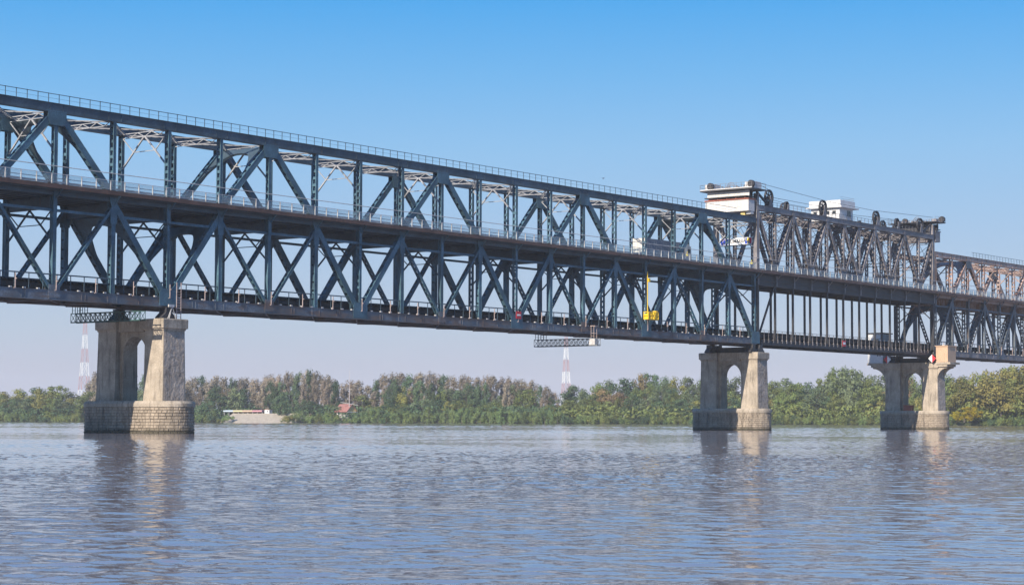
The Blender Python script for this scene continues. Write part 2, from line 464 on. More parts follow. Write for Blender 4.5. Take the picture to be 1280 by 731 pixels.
def railway(T, xa, xb, ch):
    mb = MB(); mb.box(xa, xb, .45, W-.45, ZB1-.02, ZB1+.05); T.part('floor_plate', mb, M['track'])
    for y in (3.3, 6.2):
        mb = MB(); mb.box(xa, xb, y-.08, y+.08, ZB1+.053, ZB1+1.2); mb.box(xa, xb, y-.2, y+.2, ZB1+1.203, ZB1+1.25)
        T.part('track_girder', mb, M['track'])
    mb = MB(); n = int((xb-xa)/.75)
    for i in range(n):
        x = xa+(i+.5)*.75; mb.box(x-.13, x+.13, 2.6, 6.9, ZB1+1.255, ZB1+1.45)
    o = T.part('sleeper', mb, M['track']); o['kind'] = 'stuff'
    for y in (4.0, 5.5):
        mb = MB(); mb.box(xa, xb, y-.07, y+.07, ZB1+1.453, ZB1+1.62); T.part('rail', mb, M['track'])
    for y in (1.35, 8.1):
        mb = MB(); mb.box(xa, xb, y-.75, y+.75, ZB1+.3, ZB1+.42); mb.box(xa, xb, y-.75, y-.70, ZB1+.423, ZB1+.9); T.part('track_walkway', mb, M['track'])

def rails(T, xa, xb, ztop, top_xs, mats, lower=True, toprail=True):
    # handrail on the top chord
    if toprail:
        y = -.45
        mb = MB(); mb.bar((xa,y,ztop+1.2), (xb,y,ztop+1.2), .075, .075); mb.bar((xa,y,ztop+.62), (xb,y,ztop+.62), .025, .025)
        rl = T.part('top_handrail', mb, M['steel_top'])
        pm = MB(); pm.box(-.035, .035, -.035, .035, 0, 1.2)
        T.copies('handrail_post', pm, M['steel_top'], [(x, y, ztop+.06) for x in top_xs[:100]], rl)
        if len(top_xs) > 100:
            mm = MB()
            for x in top_xs[100:]: mm.box(x-.035, x+.035, y-.035, y+.035, ztop+.06, ztop+1.26)
            o = T.part('far_handrail_post', mm, M['steel_top']); o['kind'] = 'stuff'
    if lower:
        for y, nm in ((-.15, 'lower_handrail'), (W-.6, 'far_lower_handrail')):
            mb = MB(); mb.bar((xa,y,20.62), (xb,y,20.62), .14, .16); mb.bar((xa,y,19.9), (xb,y,19.9), .03, .05)
            rl = T.part(nm, mb, M['steel_top'])
            xs = [xa+2.3*(i+.5) for i in range(int((xb-xa)/2.3))]
            pm = MB(); pm.box(-.045, .045, -.045, .045, 0, 2.05)
            T.copies('lower_handrail_post' if y < 1 else 'far_lower_post', pm, M['steel_top'] if y < 1 else M['steel_chord'], [(x, y, ZB1+.05) for x in xs[-100:]], rl)
        pm = MB(); pm.box(-.17, .17, -.16, .16, 0, .17)
        xs = [xa+2.25*(i+.4) for i in range(int((xb-xa)/2.25))]
        T.copies('anchor_pad', pm, M['white_post'], [(x, -.22, ZB1+.05) for x in xs[-96:]])
        pm = MB(); pm.box(-.05, .05, -.05, .05, 0, 1.95); pm.box(-.22, .07, -.08, .08, 0, .10); pm.box(-.04, .04, -.3, .05, 1.2, 1.28)
        xs = [xa+6.67*(i+.6) for i in range(int((xb-xa)/6.67))]
        T.copies('cable_post', pm, M['pink_post'], [(x, -.5, ZB1-.05) for x in xs])

MAIN = (M['steel'], M['steel_chord'], M['steel_top'], M['steel_lite'])
T1 = Thing('truss_span', 'long blue grey double deck steel truss span from the left edge to the lift section', 'bridge span', (0, C2, ZB0), 'spans of the river bridge')
truss_span(T1, 0, -5, 16, 10.0, MAIN, portals_up=((-2,-1),(2,1),(14,15)), portals_lo=((-1,0),(1,0),(15,16)))
decks(T1, -50.4, 160.6, MAIN[:3])
xs = [-32+1.75*i for i in range(104)] ; xs = [x for x in xs if x < 152]
rails(T1, -50.4, 152.6, ZT1, xs[:100], MAIN, lower=False)
rails(T1, -50.4, 160.3, ZT1, [], MAIN, toprail=False)

# ---- right hand span
RX0, RL = 243.9, 9.2
M['dull'] = paint('dull_slate_steel_paint', (.115,.135,.155), .34, (.13,.085,.07), var=.4)
RM = (M['dull'], M['lift'], M['rusty'], M['rusty'])
T2 = Thing('truss_span', 'rust stained steel truss span at the right edge beyond the lift section', 'bridge span', (RX0, C2, ZB0), 'spans of the river bridge')
truss_span(T2, RX0, 0, 10, RL, RM, portals_up=((2,1),), portals_lo=((1,0),), zt=(40.55, 41.65))
decks(T2, RX0-.4, RX0+92.4, RM[:3])
xs = [RX0+21+1.75*i for i in range(36)]
rails(T2, RX0+20, RX0+92, 41.65, xs, RM, lower=False)
rails(T2, RX0-.3, RX0+92, 41.65, [], RM, toprail=False)
for ch in T2.o.children:
    if ch.name.startswith('upper_'): 
        ch.data.materials.clear(); ch.data.materials.append(M['rusty'])

# ---- lift section (between the towers)
LX0, LX1, LN = 161.2, 242.8, 11
LL = (LX1-LX0)/LN
ZL0, ZL1 = 44.5, 45.5
T3 = Thing('lift_span', 'grey brown lift section with taller trusses, slim hangers and sheave wheels on top', 'bridge span', (LX0, C2, ZB0), 'spans of the river bridge')
LXk = lambda k: LX0+LL*k
for y in (0, W):
    mb = MB(); mb.box(LX0-.3, LX1+.3, y-.34, y+.34, ZL0, ZL1); mb.box(LX0-.3, LX1+.3, y-.48, y+.48, ZL1+.003, ZL1+.06); mb.box(LX0-.3, LX1+.3, y-.46, y+.46, ZL0-.06, ZL0-.003)
    T3.part('top_chord', mb, M['lift'])
    mb = MB(); mb.box(LX0-.3, LX1+.3, y-.2, y+.2, ZTIE+.25, ZD-.6); mb.box(LX0-.3, LX1+.3, y-.42, y+.42, ZTIE+1.15, ZTIE+1.35)
    T3.part('road_girder', mb, M['lift_dark'])
    mb = MB(); mb.box(LX0+1.3, LX1-1.0, y-.25, y+.25, ZB0, ZB0+.9); mb.box(LX0+1.3, LX1-1.0, y-.35, y+.35, ZB0+.903, ZB0+.95)
    T3.part('railway_girder', mb, M['lift_dark'])
    for k in range(LN+1):
        x = LXk(k); end = k in (0, LN)
        mb = MB()
        mb.laced((x,y,ZD+.02), (x,y,ZL0-.06), .9 if end else .46, .8 if end else .6, .9, .45, solid=end)
        T3.part('upper_post', mb, M['lift'])
        if k == 0 or k == LN:
            mb = MB(); mb.laced((x,y,ZB1+.05), (x,y,ZTIE+.2), .6, .7, .95, .5, solid=True); T3.part('lower_post', mb, M['lift_dark'])
        else:
            mb = MB(); mb.box(x-.17, x+.17, y-.2, y+.2, ZB0+.95, ZTIE+.25); mb.box(x-.25, x+.25, y-.28, y-.2, ZB0+.95, ZB0+2.1); T3.part('hanger', mb, M['lift_dark'])
        mb = MB(); mb.box(x-.22, x+.22, y-.50, y-.44, ZTIE+.4, ZD-.55); mb.bar((x, y-.5, ZD-1.6), (x, y-1.5, ZD-.6), .12, .16)
        T3.part('walkway_bracket', mb, M['lift'])
    for k in range(LN):
        xa, xb = LXk(k), LXk(k+1)
        # feet at 1,3,5 | 6,8,10 ; heads at 0,2,4 | 7,9,11
        head = {0:1, 1:0, 2:1, 3:0, 4:1, 5:2, 6:0, 7:1, 8:0, 9:1, 10:0}[k]
        lo, hi = ZD+.3, ZL0+.2
        segs = {1: [((xa,hi),(xb,lo))], 0: [((xa,lo),(xb,hi))], 2: [((xa,lo),(xb,hi)), ((xa,hi),(xb,lo))]}[head]
        for a, b in segs:
            mb = MB(); mb.laced((a[0],y,a[1]), (b[0],y,b[1]), .62, .64, 1.1, .55); T3.part('diagonal', mb, M['lift'])
    for k in (2, 4, 7, 9):
        x = LXk(k); mb = MB()
        for yy in (y-.42, y+.37): mb.prism([(x-.55,ZL1-.1),(x+.55,ZL1-.1),(x+.55,ZL0-.9),(x+.3,ZL0-1.6),(x-.3,ZL0-1.6),(x-.55,ZL0-.9)], 'y', yy, yy+.05)
        T3.part('apex_gusset', mb, M['lift'])
mb = MB(); mb.bar((LX0+.4,0,ZB1), (LXk(1)-.2,0,ZTIE+.6), .3, .35); T3.part('end_brace', mb, M['lift_dark'])
for k in range(LN+1):
    x = LXk(k)
    mb = MB(); mb.box(x-.09, x+.09, .4, W-.4, ZTIE+.45, ZD-.44); mb.box(x-.22, x+.22, .45, W-.45, ZTIE+.38, ZTIE+.447); T3.part('road_floor_beam', mb, M['lift_dark'])
    if 0 < k < LN:
        mb = MB(); mb.box(x-.1, x+.1, .3, W-.3, ZB0+.05, ZB0+.88); T3.part('railway_floor_beam', mb, M['lift_dark'])
    mb = MB(); z = ZL0-.35
    for zz in (z+.45, z-.75): mb.bar((x,.36,zz), (x,W-.36,zz), .16, .14)
    for i in range(8):
        ya, yb = .4+(W-.8)*i/8, .4+(W-.8)*(i+1)/8
        mb.bar((x,ya,z-.75 if i % 2 else z+.45), (x,yb,z+.45 if i % 2 else z-.75), .12, .1)
    T3.part('top_strut', mb, M['lift'])
    mb = MB()      # crossed tie rods of the cross frame
    for (a, b) in (((.4, ZD+5.2), (W-.4, ZL0-1.2)), ((W-.4, ZD+5.2), (.4, ZL0-1.2))):
        mb.bar((x,a[0],a[1]), (x,b[0],b[1]), .09, .09)
    mb.bar((x,.4,ZD+5.2), (x,W-.4,ZD+5.2), .14, .16)
    T3.part('cross_tie', mb, M['lift_dark'])
    if k < LN:
        x2 = LXk(k+1); mb = MB()
        mb.bar((x,.4,ZL0+.2), (x2,W-.4,ZL0+.2), .25, .2); mb.bar((x,W-.4,ZL0-.02), (x2,.4,ZL0-.02), .25, .2)
        T3.part('top_lateral_brace', mb, M['lift'])
        for y in (.25, W-.25):
            mb = MB(); mb.bar((x,y,ZD+5.2), (x2,y,ZL0-.5), .06, .06); mb.bar((x,y+.07,ZL0-.5), (x2,y+.07,ZD+5.2), .06, .06)
            T3.part('tie_rod', mb, M['lift_dark'])
decks(T3, LX0-.4, LX1+.6, (M['lift'], M['lift_dark'], M['lift_dark']), lo=False)
railway(T3, LX0+1.4, LX1-1.1, M['lift_dark'])
# dark lower handrails and small white brackets along the lifting floor
for y in (-.3, W+.3):
    mb = MB(); mb.bar((LX0+1.4,y,20.2), (LX1-1,y,20.2), .07, .07); mb.bar((LX0+1.4,y,19.6), (LX1-1,y,19.6), .04, .04)
    rl = T3.part('lower_handrail', mb, M['lift_dark'])
    pm = MB(); pm.box(-.04, .04, -.04, .04, 0, 1.9); pm.box(-.11, .11, -.11, .11, -.45, .25)
    T3.copies('lower_handrail_post', pm, M['lift'], [(LX0+2.4+1.85*i, y, ZB0+.95) for i in range(42)], rl)
# walkway and clutter along the top
mb = MB(); mb.box(LX0, LX1, .5, 1.5, ZL1+.1, ZL1+.2); mb.box(LX0, LX1, W-1.5, W-.5, ZL1+.1, ZL1+.2); T3.part('top_walkway', mb, M['lift'])
for y in (.45, W-.45):
    mb = MB(); mb.bar((LX0,y,ZL1+1.2), (LX1,y,ZL1+1.2), .06, .06); mb.bar((LX0,y,ZL1+.7), (LX1,y,ZL1+.7), .04, .04)
    rl = T3.part('top_handrail', mb, M['lift'])
    pm = MB(); pm.box(-.035, .035, -.035, .035, 0, 1.2)
    T3.copies('handrail_post', pm, M['lift'], [(LX0+.8+1.7*i, y, ZL1+.06) for i in range(48)], rl)
mb = MB()
for i in range(30):
    x = rnd.uniform(LX0+6, LX1-3); 
    if 197 < x < 207: continue
    h = rnd.uniform(.25, .6); w_ = rnd.uniform(.2, .5); y = rnd.choice((1.8, 2.4, 6.5, 7.3))
    mb.box(x-w_, x+w_, y-.25, y+.25, ZL1+.02, ZL1+.05+h)
mb.tube((LX0,1.9,ZL1+.35), (LX1,1.9,ZL1+.35), .07); mb.tube((LX0,7.0,ZL1+.35), (LX1,7.0,ZL1+.35), .07)
T3.part('cable_duct', mb, M['lift'])
# sheave wheels
def sheave(x, z0, z1, y, small=False):
    c = (x, y, (z0+z1)/2); r = (z1-z0)/2
    mb = MB(); mb.torus(c, r, r*.14, .45); n = 8
    for i in range(n):
        a = 2*math.pi*i/n; mb.bar((c[0],c[1],c[2]), (c[0]+math.cos(a)*r*.88, c[1], c[2]+math.sin(a)*r*.88), .16, r*.12, (0,1,0))
    mb.tube((c[0],c[1]-.35,c[2]), (c[0],c[1]+.35,c[2]), r*.18, n=10)
    o = T3.part('sheave_wheel', mb, M['lift_dark'])
    mb = MB()
    for sy in (-.5, .42):
        mb.prism([(x-r*.55,ZL1+.06),(x+r*.55,ZL1+.06),(x+.12,c[2]+.15),(x-.12,c[2]+.15)], 'y', y+sy, y+sy+.08)
    T3.part('wheel_bracket', mb, M['lift'], o)
for x, z0, z1 in ((166.3,45.9,49.1),(173.6,45.7,47.3),(189.4,45.8,49.0),(214.2,45.7,48.8),(224.5,46.0,48.0),(236.4,45.9,49.0)):
    sheave(x, z0, z1, 0); sheave(x, z0, z1, W)
# haulage ropes
for y in (0, W):
    for a, b in (((161.0,50.1),(189.4,49.0)), ((161.0,50.0),(166.3,49.05)), ((189.4,48.9),(214.2,48.75)), ((214.2,48.8),(243.2,49.7)), ((166.3,47.6),(189.4,47.5)), ((214.2,47.0),(241.5,47.6))):
        mb = MB(); mb.tube((a[0],y,a[1]), (b[0],y,b[1]), .045, n=5); T3.part('haulage_rope', mb, M['lift_dark'])

# ---- tower heads with counterweights
def tower_head(x, sgn, label, pale=True):
    CW = M['cream'] if pale else M['lift']; TOP = M['cream'] if pale else M['lift_dark']
    """x = tower plane; counterweight hangs on the outer side (sgn -1 left, +1 right)"""
    T = Thing('lift_tower_head', label, 'lift tower', (x, C2, ZL1), 'lift tower heads on the bridge')
    def X(d): return x+sgn*d
    def bx(mb, d0, d1, y0, y1, z0, z1):
        a, b = sorted((X(d0), X(d1))); mb.box(a, b, y0, y1, z0, z1)
    for y in (0, W):
        mb = MB(); bx(mb, -.42, .42, y-.42, y+.42, ZL1+.065, 47.9); T.part('tower_post', mb, M['lift'])
        mb = MB(); mb.bar((X(-.2),y,48.2), (X(-4.5),y,46.0), .35, .4); T.part('back_stay', mb, M['lift_dark'])
    mb = MB(); bx(mb, 1.3, 3.7, -.35, W+.25, 44.05, 46.35)
    for i in range(14):
        y = -.1+i*.72; bx(mb, 3.703, 3.76, y, y+.08, 44.1, 46.3)
    cw = T.part('counterweight', mb, CW)
    mb = MB(); bx(mb, 1.15, 3.85, -.5, W+.4, 46.353, 46.62); 
    for i in range(5): bx(mb, 3.4, 3.83, .3+i*2.1, .55+i*2.1, 46.62, 46.9)
    T.part('rust_band', mb, M['rustband'] if pale else M['lift'], cw)
    mb = MB(); bx(mb, .5, 1.2, .5, W-.5, 46.6, 48.3); bx(mb, .9, 4.2, -.2, W+.2, 46.9, 47.1); T.part('head_girder', mb, M['lift_dark'])
    mb = MB(); bx(mb, 2.9, 3.15, -.2, W+.15, 47.15, 48.25)
    for i in range(13):
        y = .2+i*.75; bx(mb, 3.153, 3.22, y, y+.10, 47.2, 48.2)
    T.part('side_cladding', mb, TOP)
    mb = MB(); bx(mb, -1.4, 4.3, -1.5, W+1.2, 48.35 if pale else 48.5, 48.62)
    for y in (-1.0, W+.9): mb.bar((X(1.0),y*.97,48.3), (X(1.0),y*.92+ .35*(1 if y<0 else -1),46.7), .15, .2)
    T.part('platform', mb, M['lift_dark'])
    mb = MB(); bx(mb, 4.1, 4.3, -1.5, W+1.2, 48.623, 48.8); T.part('toe_board', mb, CW)
    mb = MB()
    for (y0, y1) in ((-1.45, .75), (W-1.5, W+.7)):
        if pale: bx(mb, .6, 3.2, y0, y1, 48.63, 49.95)
        else: bx(mb, .2, 1.6, y0+.4, y1-.6, 48.63, 49.3); mb.bar((X(2.2), y0+1, 48.6), (X(3.9), y0+1, 49.6), .12, .15)
    T.part('winch_housing', mb, CW)
    for y in (-.95, W-.9):
        mb = MB(); mb.tube((X(3.25),y-.0,49.45), (X(3.9),y,49.45), .72, n=18); T.part('winch_drum', mb, M['lift_dark'])
    mb = MB(); yc = C2
    for r in (1.0, .72):
        for i in range(10):
            a, b = math.pi*i/10, math.pi*(i+1)/10
            mb.bar((X(2.0),yc+r*math.cos(a),48.9+r*1.25*math.sin(a)), (X(2.0),yc+r*math.cos(b),48.9+r*1.25*math.sin(b)), .1, .1)
    for i in range(9):
        y = 1.2+i*.85; mb.bar((X(2.0),y,48.65), (X(2.0),y+.5*(-1)**i,49.5), .08, .1)
        bx(mb, 1.2, 2.4, y, y+.4, 48.63, 48.95+.3*((i*7) % 3)/2)
    T.part('machinery', mb, M['lift'])
    mb = MB()
    for zz in (49.2, 49.75):
        mb.bar((X(4.25),-1.45,zz), (X(4.25),W+1.15,zz), .05, .05)
        for y in (-1.45, W+1.15): mb.bar((X(-1.3),y,zz), (X(4.25),y,zz), .05, .05)
    rl = T.part('handrail', mb, M['lift'])
    pm = MB(); pm.box(-.03, .03, -.03, .03, 0, 1.15)
    T.copies('handrail_post', pm, M['lift'], [(X(4.25), -1.45+1.21*i, 48.62) for i in range(11)]+[(X(-1.3+1.8*i), y, 48.62) for i in range(3) for y in (-1.45, W+1.15)], rl)
    if pale:
        mb = MB(); bx(mb, 1.6, 3.0, .9, 1.9, 43.0, 44.0); T.part('yellow_box', mb, plain('faded_yellow_paint', (.62,.47,.17), .7))
        mb = MB(); bx(mb, 1.6, 2.8, -.3, .7, 43.45, 44.0); T.part('white_box', mb, M['cream'])
    return T
tower_head(LX0, -1, 'lift tower head over the long blue span, with pale ribbed counterweight facing the viewer')
tower_head(LX1, 1, 'lift tower head at the right end of the lift section, seen end on', False)

# white control cabin over the middle of the lift section
T = Thing('control_cabin', 'white flat roofed control cabin on top of the lift section', 'cabin', (202, C2, ZL1))
mb = MB(); mb.box(199.2, 205.4, 1.2, 8.2, ZL1+.1, 48.35); T.part('wall', mb, M['white'])
mb = MB(); mb.box(198.3, 206.6, .3, 9.0, 48.353, 48.62); T.part('eave', mb, M['white'])
mb = MB(); mb.box(198.9, 205.7, .8, 8.5, 48.623, 50.0); T.part('roof_parapet', mb, M['white'])
def window(T, x0, x1, y0, y1, z0, z1, par=None):
    mb = MB(); mb.box(x0, x1, y0, y1, z0, z1); f = T.part('window', mb, M['white_post'], par)
    e = .09; mb = MB()
    if x1-x0 < y1-y0: mb.box(x0-.02, x0-.004, y0+e, y1-e, z0+e, z1-e)
    else: mb.box(x0+e, x1-e, y0-.02, y0-.004, z0+e, z1-e)
    T.part('pane', mb, M['glass_dark'], f)
for y in (2.0, 3.6, 5.2, 6.6): window(T, 199.15, 199.197, y, y+1.0, 46.9, 47.8)
window(T, 202.6, 204.4, 1.15, 1.197, 46.6, 48.0)
mb = MB()
for zz in (50.3, 50.7): mb.bar((205.6,.9,zz), (205.6,8.4,zz), .05, .05); mb.bar((199,.9,zz), (205.6,.9,zz), .04, .04)
T.part('roof_rail', mb, M['lift'])

# portal traffic board at the start of the lift section
T = Thing('border_sign', 'white country border board with blue starred flag and tricolour above the road', 'road sign', (160.3, C2, 37.5))
mb = MB(); mb.box(160.30, 160.36, .55, 8.0, 37.55, 38.95); T.part('board', mb, M['signwhite'])
mb = MB(); mb.box(160.27, 160.297, 6.1, 7.8, 37.65, 38.85); eu = T.part('blue_flag', mb, M['signblue'])
mb = MB()
for i in range(12):
    a = 2*math.pi*i/12; cy, cz = 6.95+.40*math.cos(a), 38.25+.40*math.sin(a)
    pts = []
    for j in range(10):
        r = .095 if j % 2 == 0 else .04; b = math.pi/2+math.pi*j/5
        pts.append((cy+r*math.cos(b), cz+r*math.sin(b)))
    mb.prism(pts, 'x', 160.255, 160.268)
T.part('star_ring', mb, M['signyellow'], eu)
mb = MB(); mb.box(160.27, 160.297, 1.62, 2.12, 37.65, 38.85); T.part('flag_band', mb, M['signblue'])
mb = MB(); mb.box(160.27, 160.297, 1.12, 1.617, 37.65, 38.85); T.part('flag_band', mb, M['signyellow'])
mb = MB(); mb.box(160.27, 160.297, .62, 1.117, 37.65, 38.85); T.part('flag_band', mb, M['red'])
mb = MB()
for y in (.9, 7.6): mb.bar((160.45,y,38.9), (160.45,y,41.5), .12, .12)
mb.bar((160.45,.4,41.4), (160.45,W-.4,41.4), .2, .2); mb.box(160.37, 160.5, .8, 7.7, 38.5, 38.62); mb.box(160.37, 160.5, .8, 7.7, 37.8, 37.92)
T.part('sign_frame', mb, M['lift'])
cu = bpy.data.curves.new('lettering', 'FONT'); cu.body = 'ROMÂNIA'; cu.size = .92; cu.align_x = 'CENTER'; cu.align_y = 'CENTER'; cu.extrude = .01; cu.offset = .015
to = bpy.data.objects.new('lettering_src', cu)
COL.objects.link(to); dg = bpy.context.evaluated_depsgraph_get(); me = bpy.data.meshes.new_from_object(to.evaluated_get(dg))
bpy.data.objects.remove(to); me.materials.clear(); me.materials.append(M['black'])
lo = bpy.data.objects.new('lettering', me); COL.objects.link(lo); lo.parent = T.o
lo.matrix_local = Matrix.Translation(Vector((160.28, 4.1, 38.22))-T.org) @ Matrix(((0,0,-1,0),(-1,0,0,0),(0,1,0,0),(0,0,0,1)))

# ------------------------------------------------------------------ piers
def stadium(hw, hl, n=14, off=0.0):
    """outline (x,y) about the pier centre, long axis along y"""
    hw += off; hl += off; pts = []
    for i in range(n+1):
        a = math.pi*i/n; pts.append((hw*math.cos(a), (hl-hw)+hw*math.sin(a)))
    for i in range(n+1):
        a = math.pi+math.pi*i/n; pts.append((hw*math.cos(a), -(hl-hw)+hw*math.sin(a)))
    return pts
def pier(px, label, hw=3.5, hl=9.4, corbel=False, cw=2.0, zc=4.4, yc=5.1):
    T = Thing('bridge_pier', label, 'bridge pier', (px, yc, 0), 'stone piers of the river bridge')
    # core and courses of rough stone
    mb = MB(); ring = stadium(hw, hl, off=-.10)
    mb.prism([(px+a, yc+b) for a, b in ring], 'z', -2.0, 3.55); foot = T.part('foot_core', mb, M['mortar'])
    mb = MB(); r2 = random.Random(int(px)+3)
    outline = stadium(hw, hl, 40)
    P2 = [Vector((a, b)) for a, b in outline]; P2.append(P2[0])
    cum = [0]
    for i in range(len(P2)-1): cum.append(cum[-1]+(P2[i+1]-P2[i]).length)
    tot = cum[-1]
    def at(s):
        s %= tot
        for i in range(len(cum)-1):
            if cum[i+1] >= s: break
        f = (s-cum[i])/max(1e-6, cum[i+1]-cum[i]); p = P2[i].lerp(P2[i+1], f); d = (P2[i+1]-P2[i]).normalized()
        return p, Vector((d.y, -d.x))
    nz = 9; hz = 3.72/nz
    for c in range(-2, nz):
        z0 = -.15+c*hz; s = r2.uniform(0, .5)
        while s < tot:
            ln = r2.uniform(.55, 1.15); g = .025; out = r2.uniform(.0, .085)
            a, na = at(s+g); b, nb = at(s+ln-g); mid, nm = at(s+ln/2)
            if na.dot(nm) < 0: na = nm
            zz0, zz1 = z0+.02, z0+hz-.02
            inn = -.16
            def q(p, n, o, z): return (px+p.x+n.x*o, yc+p.y+n.y*o, z)
            e = .035
            vs = [q(a,na,inn,zz0), q(b,nb,inn,zz0), q(b,nb,inn,zz1), q(a,na,inn,zz1),
                  q(a,na,0,zz0), q(b,nb,0,zz0), q(b,nb,0,zz1), q(a,na,0,zz1)]
            a2, na2 = at(s+g+.08); b2, nb2 = at(s+ln-g-.08)
            vs += [q(a2,na2,out,zz0+.05), q(b2,nb2,out,zz0+.05), q(b2,nb2,out,zz1-.05), q(a2,na2,out,zz1-.05)]
            mb.add(vs, [(0,1,5,4),(1,2,6,5),(2,3,7,6),(3,0,4,7),(4,5,9,8),(5,6,10,9),(6,7,11,10),(7,4,8,11),(8,9,10,11)])
            s += ln
    T.part('stone_course', mb, M['masonry'], foot)
    mb = MB(); rings = []
    for o, z in ((.12,3.56),(.16,3.62),(.16,4.05),(-.05,zc)):
        rings.append([(px+a, yc+b, z) for a, b in stadium(hw, hl, 24, o)])
    mb.loft(rings); T.part('coping', mb, M['stone'], foot)
    zt = 14.05
    for y0, y1, s in ((-1.75, 1.95, -1), (7.75, 11.45, 1)):
        mb = MB(); rings = []
        for z, e in ((zc-.02, .16), (5.6, .10), (zt, -.03)):
            yo = (lambda y: y)
            ya = y0-(e if s < 0 else 0); yb = y1+(e if s > 0 else 0)
            rings.append([(px-cw-e, ya, z), (px+cw+e, ya, z), (px+cw+e, yb, z), (px-cw-e, yb, z)])
        mb.loft(rings); colm = T.part('column', mb, M['stone'])
        # rough faced end panel
        mb = MB(); ye = (y0-.0 if s < 0 else y1)
        for j in range(3):
            xa = px-cw+.10+(2*cw-.2)*j/3; xb = px-cw+.10+(2*cw-.2)*(j+1)/3-.03
            pl = []
            for z, e in ((zc, .16), (5.6, .10), (zt-.25, -.03)):
                pl.append((z, e))
            for (za, ea), (zb, eb) in zip(pl[:-1], pl[1:]):
                vs = [(xa, ye+s*(ea+.005), za), (xb, ye+s*(ea+.005), za), (xb, ye+s*(eb+.005), zb), (xa, ye+s*(eb+.005), zb),
                      (xa, ye+s*(ea+.04), za), (xb, ye+s*(ea+.04), za), (xb, ye+s*(eb+.04), zb), (xa, ye+s*(eb+.04), zb)]
                mb.add(vs, [(3,2,1,0),(4,5,6,7),(0,1,5,4),(1,2,6,5),(2,3,7,6),(3,0,4,7)])
        T.part('rough_panel', mb, M['stone_dark'], colm)
        mb = MB(); rings = []
        for z, e in ((zt, .06), (zt+.22, .10), (zt+.30, .30), (zt+1.45, .32), (zt+1.6, .22)):
            rings.append([(px-cw-e, y0-e, z), (px+cw+e, y0-e, z), (px+cw+e, y1+e, z), (px-cw-e, y1+e, z)])
        mb.loft(rings); T.part('capital', mb, M['stone'], colm)
    # wall with arched opening between the columns
    th = 1.15; mb = MB(); y0, y1, ys, ye = 1.9, 7.8, 2.55, 7.15; zs = 10.9; r = (ye-ys)/2; n = 18
    mb.box(px-th, px+th, y0, ys, zc-.02, zs); mb.box(px-th, px+th, ye, y1, zc-.02, zs)
    pts = [((ys+ye)/2+r*math.cos(math.pi-math.pi*i/n), zs+r*1.05*math.sin(math.pi*i/n)) for i in range(n+1)]
    ytop = 13.95
    for i in range(n):
        (a, za), (b, zb) = pts[i], pts[i+1]
        mb.prism([(a,za),(b,zb),(b,ytop),(a,ytop)], 'x', px-th, px+th)
    mb.box(px-th, px+th, y0, ys, zs, ytop); mb.box(px-th, px+th, ye, y1, zs, ytop)
    T.part('arch_wall', mb, M['stone'])
    mb = MB(); mb.box(px-cw+.15, px+cw-.15, 1.95+.33, 7.75-.33, 13.953, 15.62); T.part('cross_beam', mb, M['stone'])
    # bearings
    def bearing(x, y, mat=M['lift_dark']):
        mb = MB()
        rings = [[(x-w_, y-.7, z), (x+w_, y-.7, z), (x+w_, y+.7, z), (x-w_, y+.7, z)] for z, w_ in ((15.66,1.35),(15.9,1.3),(16.55,.55),(17.2,.5),(17.25,.6))]
        mb.loft(rings); T.part('bearing', mb, mat)
    if px < 50:
        bearing(px, 0); bearing(px, W)
    else:
        for xx in ((px-1.4, px+1.4)): bearing(xx, 0); bearing(xx, W)
        mb = MB(); mb.box(px-.5, px+.5, .7, W-.7, 15.64, 16.75); T.part('bearing_beam', mb, M['lift_dark'])
    if corbel:
        for s, yb, yo in ((-1, -1.75, -5.3), (1, 11.45, 16.0)):
            mb = MB()
            mb.box(px-cw-.6, px+cw+.6, min(yb, yo), max(yb, yo), 15.15, 15.65)
            mb.box(px-cw-.35, px+cw+.35, min(yb, yo-s*.9), max(yb, yo-s*.9), 14.6, 15.147)
            for xx in (px-cw+.1, px+cw-.6):
                pts = [(yb, 14.597), (yo-s*1.2, 14.597)]+[(yo-s*1.2+(yb-yo+s*1.2)*math.sin(t*math.pi/2/7), 14.3-(3.6 if s > 0 else 2.6)*(1-math.cos(t*math.pi/2/7))) for t in range(8)]
                mb.prism(pts, 'x', xx, xx+.5)
            T.part('corbel', mb, M['stone'])
    return T
pier(0, 'nearest stone pier at the left, twin columns on a wide rounded masonry foot')
pier(160.3, 'middle stone pier under the joint of the blue span and the lift section', hl=8.6, yc=5.4)
pier(243.2, 'right hand stone pier whose corbels carry two small cabins', corbel=True, cw=2.0, hl=8.4, yc=5.1)

# cabins on the right pier
T = Thing('pier_cabin', 'tall white cabin on the far corbel of the right hand pier', 'cabin', (243, 13.9, 15.65))
mb = MB(); mb.box(240.9, 245.4, 12.0, 15.9, 15.66, 22.6); T.part('wall', mb, M['white'])
mb = MB(); mb.box(240.6, 245.7, 11.7, 16.2, 22.603, 22.85); T.part('roof', mb, M['lift_dark'])
window(T, 240.85, 240.897, 13.1, 13.5, 17.2, 18.2); window(T, 240.85, 240.897, 12.5, 12.9, 17.2, 18.2); window(T, 240.85, 240.897, 13.0, 14.2, 20.4, 21.4)
T = Thing('pier_cabin', 'tan box cabin on the near corbel of the right hand pier', 'cabin', (243, -3.2, 15.65))
mb = MB(); mb.box(240.6, 245.0, -4.7, -1.75, 15.66, 19.3); T.part('wall', mb, M['tan'])
mb = MB(); mb.box(240.4, 245.2, -4.9, -1.55, 19.303, 19.48); T.part('roof', mb, M['tan'])
mb = MB(); mb.box(240.55, 240.597, -3.9, -2.9, 15.8, 17.9); T.part('door', mb, M['tan'])
mb = MB(); mb.box(241.8, 242.9, -3.4, -2.8, 19.5, 19.75); T.part('roof_hatch', mb, M['white_post'])

